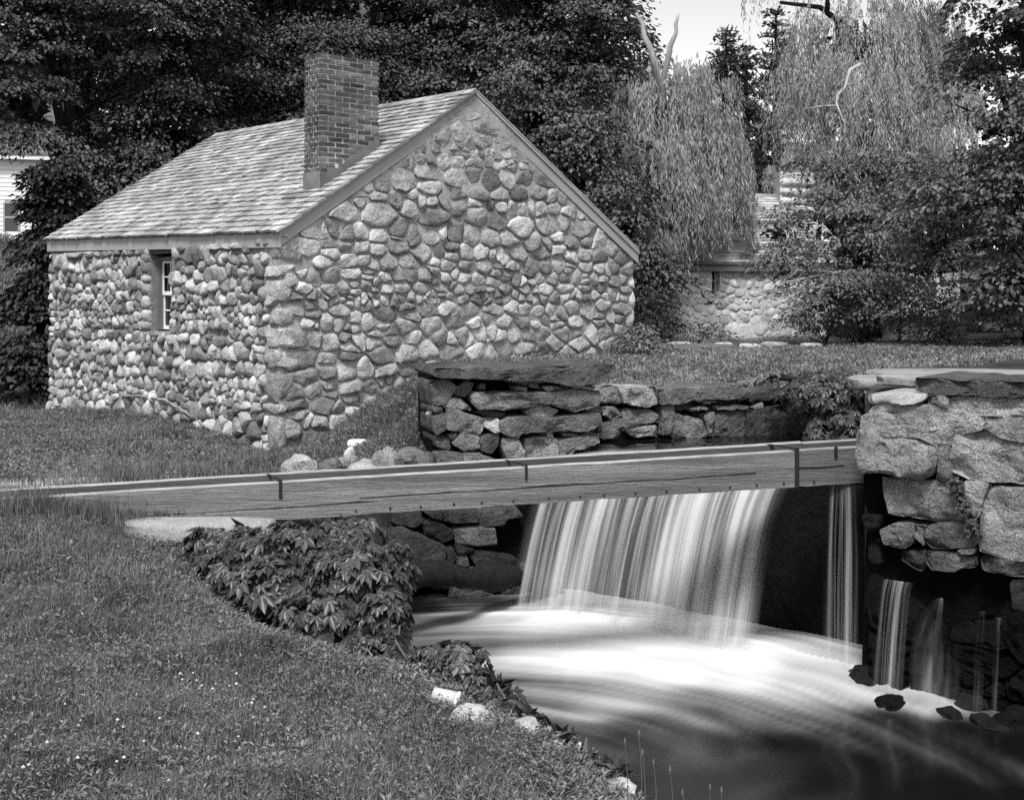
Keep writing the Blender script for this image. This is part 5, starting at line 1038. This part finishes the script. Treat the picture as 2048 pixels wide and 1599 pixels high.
# paper cup on the bank
cp_ = gpt(893, 1413); ax = np.array([.93, -.2, -.22]); ax /= np.linalg.norm(ax)
cup = thing('paper_cup', 'white paper cup lying on its side at the bank edge', 'cup', cp_)
pth = [cp_ + [-.06, 0, .055] + ax * t for t in (0, .03, .07, .11)]; obj('cup_wall', *tube(pth, [.034, .036, .040, .043], 20), MT['white'], cup, None, True, None, .6); obj('cup_rim', *tube([pth[-1] - ax * .002, pth[-1] + ax * .008], [.0465, .0465], 20), MT['white'], cup, None, True)
o = obj('marker_peg', *tube([gpt(1160, 1522), gpt(1160, 1522) + [0, 0, .03], gpt(1160, 1522) + [0, 0, .075]], [.006, .007, .005], 6), MT['white']); tag(o, 'short white peg standing at the water edge', 'peg')
for i, (px, py, sx, sy, sz, lb) in enumerate([(940, 1440, .24, .2, .1, 'pale earthy stone just below the paper cup'), (1045, 1470, .26, .2, .1, 'largest pale stone on the bank edge among creeper'), (1110, 1502, .12, .1, .08, 'small rounded pale stone low on the bank edge'), (1235, 1580, .16, .14, .07, 'pale stone at the bottom of the bank by the seed stalks'), (970, 1452, .09, .08, .06, 'chalky chip of stone between the paper cup and the largest bank stone')]):
    rock('bank_stone', gpt(px, py) + [0, 0, .01], (sx, sy, sz), 460 + i, MT['ledge'], lb, 'stone', rz=i, color=1.0)

# ------------------------------------------------------------------ grass, weeds, creeper
HOUSEPOLY = [CA[:2] + (CA - CC)[:2] * .0, CC[:2], CD[:2], CB[:2]]
FLP = [fpt(0, -.01, 0)[:2], fpt(FL, -.01, 0)[:2], fpt(FL, .3, 0)[:2], fpt(0, .3, 0)[:2]]
def scatter(n, y0, y1, x0=-1.0, x1=1.0, seed=0, pw=1.0):
    """points on the ground inside a slightly widened view"""
    rg = np.random.default_rng(seed); y = y0 + (y1 - y0) * rg.random(n) ** pw; x = rg.uniform(x0, x1, n) * (.4267 * y + .5)
    ok = ~inpoly(x, y, LOWER) & ~inpoly(x, y, UPPER) & ~inpoly(x, y, HOUSEPOLY) & ~inpoly(x, y, FLP)
    ab = np.array([x, y]).T - np.array([-.73, 11.0]); 
    ok &= ~((x > -.78) & (x < 1.0) & (y > 10.9) & (y < 12.1)); ok &= ~((x > .8) & (y > 12.2) & (y < 12.5 + .3 * (x - .8)) ); ok &= ~((x > 2.3) & (y < 12.0))
    d = polydist(x, y, LOWER); ok &= (d > .04)
    x, y = x[ok], y[ok]; return x, y, H(x, y)
def blades(name, x, y, z, hgt, wid, mat, label, seed, lean=.5, seg=3):
    rg = np.random.default_rng(seed); n = len(x); a = rg.uniform(0, 6.28, n); l_ = rg.normal(0, lean, n); d = np.stack([np.cos(a), np.sin(a), np.zeros(n)], 1); f = rg.uniform(0, 3.14, n); s_ = np.stack([np.cos(f), np.sin(f) * .5, np.zeros(n)], 1)
    pt = .5 + .5 * wob(x, y, 3.1, 1.0) * .6 + .4 * .5 * wob(x, y, 8.3, 2.0); h = hgt * (.55 + .9 * np.clip(pt, 0, 1.2)) * rg.uniform(.5, 1.35, n); wv = wid * rg.uniform(.7, 1.3, n); b0 = np.stack([x, y, z - .01], 1); V = np.empty((n, 5, 3))
    V[:, 0] = b0 - s_ * wv[:, None] / 2; V[:, 1] = b0 + s_ * wv[:, None] / 2
    m_ = b0 + d * (l_ * h * .3)[:, None] + np.array([0, 0, 1]) * (h * .6)[:, None]; V[:, 2] = m_ + s_ * wv[:, None] * .42; V[:, 3] = m_ - s_ * wv[:, None] * .42
    V[:, 4] = b0 + d * (l_ * h)[:, None] + np.array([0, 0, 1]) * (h * (1 - .25 * np.abs(l_)))[:, None]
    k = np.arange(n)[:, None] * 5; Fc = np.concatenate([np.concatenate([k, k + 1, k + 2], 1), np.concatenate([k, k + 2, k + 3], 1), np.concatenate([k + 3, k + 2, k + 4], 1)])
    o = obj(name, V.reshape(-1, 3), Fc, MT[mat], None, None, False, np.repeat(rg.random(n), 5)); tag(o, label, 'grass', kind='stuff')
x, y, z = scatter(190000, 3.3, 6.4, -1.3, .35, 1); blades('grass', x, y, z, .050, .0039, 'grass', 'short trampled grass of the near bank', 2, .75)
x, y, z = scatter(140000, 6.2, 10.9, -1.2, .1, 3); blades('grass', x, y, z, .06, .0050, 'grass', 'grass of the bank towards the flume', 4, .7)
x, y, z = scatter(110000, 9.0, 19.5, -1.05, .0, 5); blades('grass', x, y, z, .085, .008, 'grass', 'rough grass between flume and cottage', 6, .55)
x, y, z = scatter(80000, 12.4, 26, -.1, 1.05, 7); blades('grass', x, y, z, .06, .016, 'lawn', 'pale lawn on the terrace beyond the pond', 8, .6)
x, y, z = scatter(26000, 19, 42, -1.05, -.55, 9); blades('grass', x, y, z, .12, .04, 'grass', 'grass of the hill below the white house', 10, .5)
# taller tufts along the flume and at wall feet
def tufts(name, spots, hgt, n, label, mat='grass', seed=0, wid=.006, sp=.12):
    rg = np.random.default_rng(seed); X, Y = [], []
    for (px, py) in spots: p = gpt(px, py); X.append(p[0] + rg.normal(0, sp, n)); Y.append(p[1] + rg.normal(0, sp * .6, n))
    X = np.concatenate(X); Y = np.concatenate(Y); blades(name, X, Y, H(X, Y), hgt, wid, mat, label, seed, .45)
tufts('tall_grass', [(px, 1033 + 6 * math.sin(px)) for px in range(-10, 270, 13)] + [(px, 985) for px in range(120, 330, 20)], .20, 80, 'tall grass growing over the left end of the flume', seed=12)
tufts('tall_grass', [(px, 962 + 5 * math.sin(px)) for px in range(300, 560, 22)] + [(510, 930), (540, 940), (470, 925)], .22, 45, 'tufts of long grass behind the flume', seed=13)
tufts('tall_grass', [(px, 1052 + 8 * math.sin(px * 3)) for px in range(250, 480, 14)] + [(px, 1040) for px in range(230, 330, 10)], .13, 60, 'grass fringe round the flat stone under the flume', seed=17)
tufts('tall_grass', [(920, 930), (960, 935), (1000, 940), (1050, 930)], .2, 12, 'thin grass stems before the abutment', seed=14)
tufts('tall_grass', [(px, 712) for px in range(1000, 1260, 16)] + [(px, 695) for px in range(1280, 1480, 14)], .2, 40, 'long grass at the foot of the gable', 'lawn', seed=15, wid=.012, sp=.15)
# broad-leaved weeds in the turf
def weeds(name, n, y0, y1, x0, x1, ls, label, seed, mat='weed', per=7, bank=None):
    rg = np.random.default_rng(seed); x, y, z = scatter(n, y0, y1, x0, x1, seed)
    if bank is not None: k = polydist(x, y, LOWER) < bank; x, y, z = x[k], y[k], z[k]
    m = len(x); a = rg.uniform(0, 6.28, (m, per)); el = rg.uniform(.1, .9, (m, per)); A = np.stack([np.cos(a), np.sin(a), el], -1); C = np.stack([x, y, z], 1)[:, None] + A * .01 + np.array([0, 0, 1]) * rg.uniform(0, .05, (m, per, 1)); L_ = ls * rg.uniform(.6, 1.4, m * per)
    o = leaves(name, C.reshape(-1, 3), A.reshape(-1, 3), (np.array([0, 0, 1.0]) - A * .3).reshape(-1, 3) + rg.normal(size=(m * per, 3)) * .15, L_, L_ * rg.uniform(.22, .5, m * per), MT[mat]); tag(o, label, 'weeds', kind='stuff')
weeds('weeds', 9000, 3.4, 8.5, -1.05, .35, .020, 'low clover and weeds in the near turf', 21); weeds('weeds', 12000, 3.4, 8.5, -.8, .4, .027, 'leafy weeds thickening along the bank edge', 22, bank=.4)
weeds('rosettes', 260, 3.5, 7.5, -1.0, .25, .032, 'scattered broad-leaved rosettes in the near turf', 25, per=9)
weeds('weeds', 11000, 9.2, 18, -1.05, .0, .042, 'leafy weeds on the mound before the cottage', 23); weeds('weeds', 3000, 12.6, 22, .0, 1.05, .05, 'small weeds in the terrace lawn', 24, 'lawn')
# creeper: palmate leaves, the largest ones single objects
def palmate(sz=1.0, seed=0):
    rg = np.random.default_rng(seed); V = []; Fc = []
    for k, (an, ln) in enumerate(((-78, .62), (-38, .9), (0, 1.0), (38, .88), (78, .6))):
        a = R(an + rg.normal(0, 5)); d = np.array([math.sin(a), -math.cos(a), 0]); s_ = np.array([d[1], -d[0], 0]); L_ = .1 * ln * sz; W_ = .045 * ln * sz; o0 = len(V); dr = rg.uniform(.1, .35)
        V += [d * .008 * sz, d * L_ * .35 + s_ * W_ * .42 + [0, 0, .006 * sz], d * L_ * .65 + s_ * W_ * .4 + [0, 0, .002 * sz - dr * L_ * .3], d * L_ + [0, 0, -dr * L_ * .75], d * L_ * .65 - s_ * W_ * .4 + [0, 0, .002 * sz - dr * L_ * .3], d * L_ * .35 - s_ * W_ * .42 + [0, 0, .006 * sz], d * L_ * .5 + [0, 0, -.008 * sz - dr * L_ * .12]]
        Fc += [tuple(o0 + i for i in t) for t in ((0, 6, 1), (1, 6, 2), (2, 6, 3), (3, 6, 4), (4, 6, 5), (5, 6, 0))]
    return np.array(V, float), Fc
LEAFM = [mesh('leaf', *palmate(1.0, i), MT['creeper'], True) for i in range(4)]
def creeper(label, lobes, n_obj, n_more, scale, seed, face=.85, cat='creeper', stems=True):
    rg = np.random.default_rng(seed); b = np.mean([c for c, r in lobes], 0); b[2] = min(c[2] - r[2] for c, r in lobes); t = thing('creeper', label, cat, b); mb = MB(); wts = np.array([r[0] * r[2] for c, r in lobes]); wts /= wts.sum(); VS, FS, TS = [], [], []; nv = 0
    for i in range(n_obj + n_more):
        c, r = lobes[rg.choice(len(lobes), p=wts)]; d = rg.normal(size=3); d[1] = -abs(d[1]) if rg.random() < face else d[1]; d[2] = d[2] * .9 + .25; d /= np.linalg.norm(d); big = i < n_obj
        p = c + d * r * (rg.uniform(.93, 1.08) if big else rg.uniform(.45, 1.0)); nrm = d * [1, 1, .8] + [0, 0, .55] + rg.normal(size=3) * .22; nrm /= np.linalg.norm(nrm)
        dn = np.array([0, 0, -1.0]) + d * [.5, .5, 0] + rg.normal(size=3) * .35; dn -= nrm * (dn @ nrm); dn /= np.linalg.norm(dn); sx = np.cross(-dn, nrm); sc_ = scale * rg.uniform(.45, 1.25)
        Mx = np.stack([sx, -dn, nrm], 1)
        if big:
            from mathutils import Matrix
            o = bpy.data.objects.new('leaf', LEAFM[i % 4]); link(o, t, p); o.rotation_euler = Matrix(Mx.tolist()).to_euler(); o.scale = (sc_,) * 3
        else:
            V, Fc = palmate(sc_, i % 7); VS.append(p + V @ Mx.T); FS.append(np.array(Fc) + nv); nv += len(V); TS.append(np.full(len(V), rg.random()))
    if n_more: o = obj('foliage', np.concatenate(VS), np.concatenate(FS), MT['creeper'], t, None, True, np.concatenate(TS)); tag(o, kind='stuff')
    Q = np.concatenate([c + unit(rg.normal(size=(40, 3))) * r * rg.uniform(0, .58, (40, 1)) for c, r in lobes]); n = len(Q); o = leaves('dark_infill', Q, rg.normal(size=(n, 3)), rg.normal(size=(n, 3)), rg.uniform(.08, .16, n) * scale, rg.uniform(.06, .1, n) * scale, MT['darkleaf'], t); tag(o, kind='stuff')
    mb = MB()
    for k in range(10):
        c, r = lobes[rg.integers(len(lobes))]; s0 = c + rg.normal(size=3) * r * .4; e = c + unit(rg.normal(size=3)) * r * 1.05; mb.add(*tube([s0, (s0 + e) / 2 + rg.normal(size=3) * .04, e], [.006, .005, .003], 5))
    mb.build('stem', MT['stalk'], t)
def cl(px, py, Y, rx, ry, dp=None): k = Y / F; return (P(px, py, Y), np.array([rx * k, dp or .8 * rx * k, ry * k]))
creeper('big mound of creeper spilling over the bank below the flume', [cl(590, 1105, 7.7, 140, 66), cl(710, 1165, 7.2, 105, 88), cl(768, 1235, 6.8, 55, 62), cl(460, 1085, 8.0, 95, 40), cl(540, 1170, 7.2, 110, 60), cl(690, 1070, 7.7, 85, 42), cl(650, 1240, 6.8, 100, 60), cl(790, 1150, 7.3, 40, 66), cl(740, 1300, 6.5, 70, 40), cl(440, 1140, 7.6, 70, 50)], 300, 1500, 1.0, 201)
o = rock('earth_bank', (-1.35, 7.5, -.75), (1.5, 2.4, 1.2), 571, MT['earth'], 'dark earth of the bank under the big creeper'); tag(o, kind='structure')
creeper('smaller creeper clump on the bank edge above the paper cup', [cl(920, 1325, 5.8, 58, 42), cl(865, 1320, 5.95, 50, 30), cl(960, 1365, 5.6, 34, 34), cl(800, 1320, 6.1, 50, 20)], 110, 160, .75, 202)
creeper('creeper trailing beside the largest pale bank stone', [cl(1010, 1405, 5.4, 42, 22), cl(1060, 1440, 5.2, 30, 18), cl(1000, 1380, 5.5, 24, 16)], 60, 50, .6, 203)
creeper('lowest creeper strand on the bank near the white peg', [cl(1125, 1485, 4.95, 28, 20), cl(1165, 1530, 4.75, 34, 18), cl(1215, 1545, 4.65, 26, 24)], 50, 30, .6, 204)
creeper('ivy hanging over the coping of the mill pond wall', [cl(1650, 785, 12.3, 90, 42, .45), cl(1690, 830, 12.1, 50, 36, .35), cl(1600, 775, 12.7, 60, 20, .35), cl(1640, 840, 12.2, 40, 24, .3), cl(1760, 765, 11.9, 70, 14, .3), cl(1560, 765, 13.2, 60, 10, .3)], 230, 420, 1.15, 205)
pc = [PP.w([(*PP.px(x_, y_), .06)])[0] for x_, y_ in ((1915, 965), (1925, 990), (1932, 1015), (1948, 1035), (1950, 1060))]
creeper('small-leaved plant growing from the upright joint of the pier', [(c, np.array([.06, .04, .06])) for c in pc], 90, 60, .26, 206)
creeper('leafy weeds crowded behind the pier end of the flume', [(P(1690, 860, 9.6), np.array([.12, .15, .16])), (P(1640, 872, 9.8), np.array([.15, .15, .07]))], 60, 40, .6, 207)
# clover heads
import bmesh
bm = bmesh.new(); bmesh.ops.create_icosphere(bm, subdivisions=1, radius=.011); cv = np.array([v.co[:] for v in bm.verts]); cf = [tuple(v.index for v in f.verts) for f in bm.faces]; bm.free()
fm = mesh('clover_flower', cv * [1, 1, .8] * (1 + .2 * rng.normal(size=(len(cv), 1))), cf, MT['flower'])
spots = [(rng.uniform(20, 560), rng.uniform(1400, 1596)) for _ in range(34)] + [(rng.uniform(330, 480), rng.uniform(1355, 1400)) for _ in range(12)] + [(rng.uniform(0, 450), rng.uniform(1100, 1350)) for _ in range(16)]
for px, py in spots:
    p = gpt(px, py); o = bpy.data.objects.new('clover_flower', fm); link(o, None, p + [0, 0, .035]); o.scale = (rng.uniform(.3, .75),) * 3; tag(o, 'small white clover head in the near turf', 'flower', 'white clover heads')
for i, (px, top, lb) in enumerate([(1250, 1478, 'leftmost'), (1278, 1462, 'tallest left-hand'), (1307, 1520, 'short leaning'), (1340, 1535, 'middle'), (1285, 1500, 'thick-headed'), (1365, 1580, 'low'), (1420, 1570, 'rightmost but one'), (1443, 1575, 'rightmost')]):
    Y = 4.25 - .03 * i; b0 = P(px + 4, 1640, Y); tp = P(px, top, Y); b0[2] = min(b0[2], gz(b0[0], b0[1]) + .02); t = thing('seed_stalk', '%s thin dark seed stalk rising before the water' % lb, 'plant', b0, 'seed stalks at the bottom of the bank')
    obj('stalk', *tube([b0, (b0 + tp) / 2 + [.006, 0, 0], tp], [.0016, .0014, .001], 5), MT['stalk'], t); obj('seed_head', *tube([tp - [0, 0, .02], tp - [0, 0, .008], tp + [0, 0, .006]], [.002, .0045, .002], 6), MT['stalk'], t)
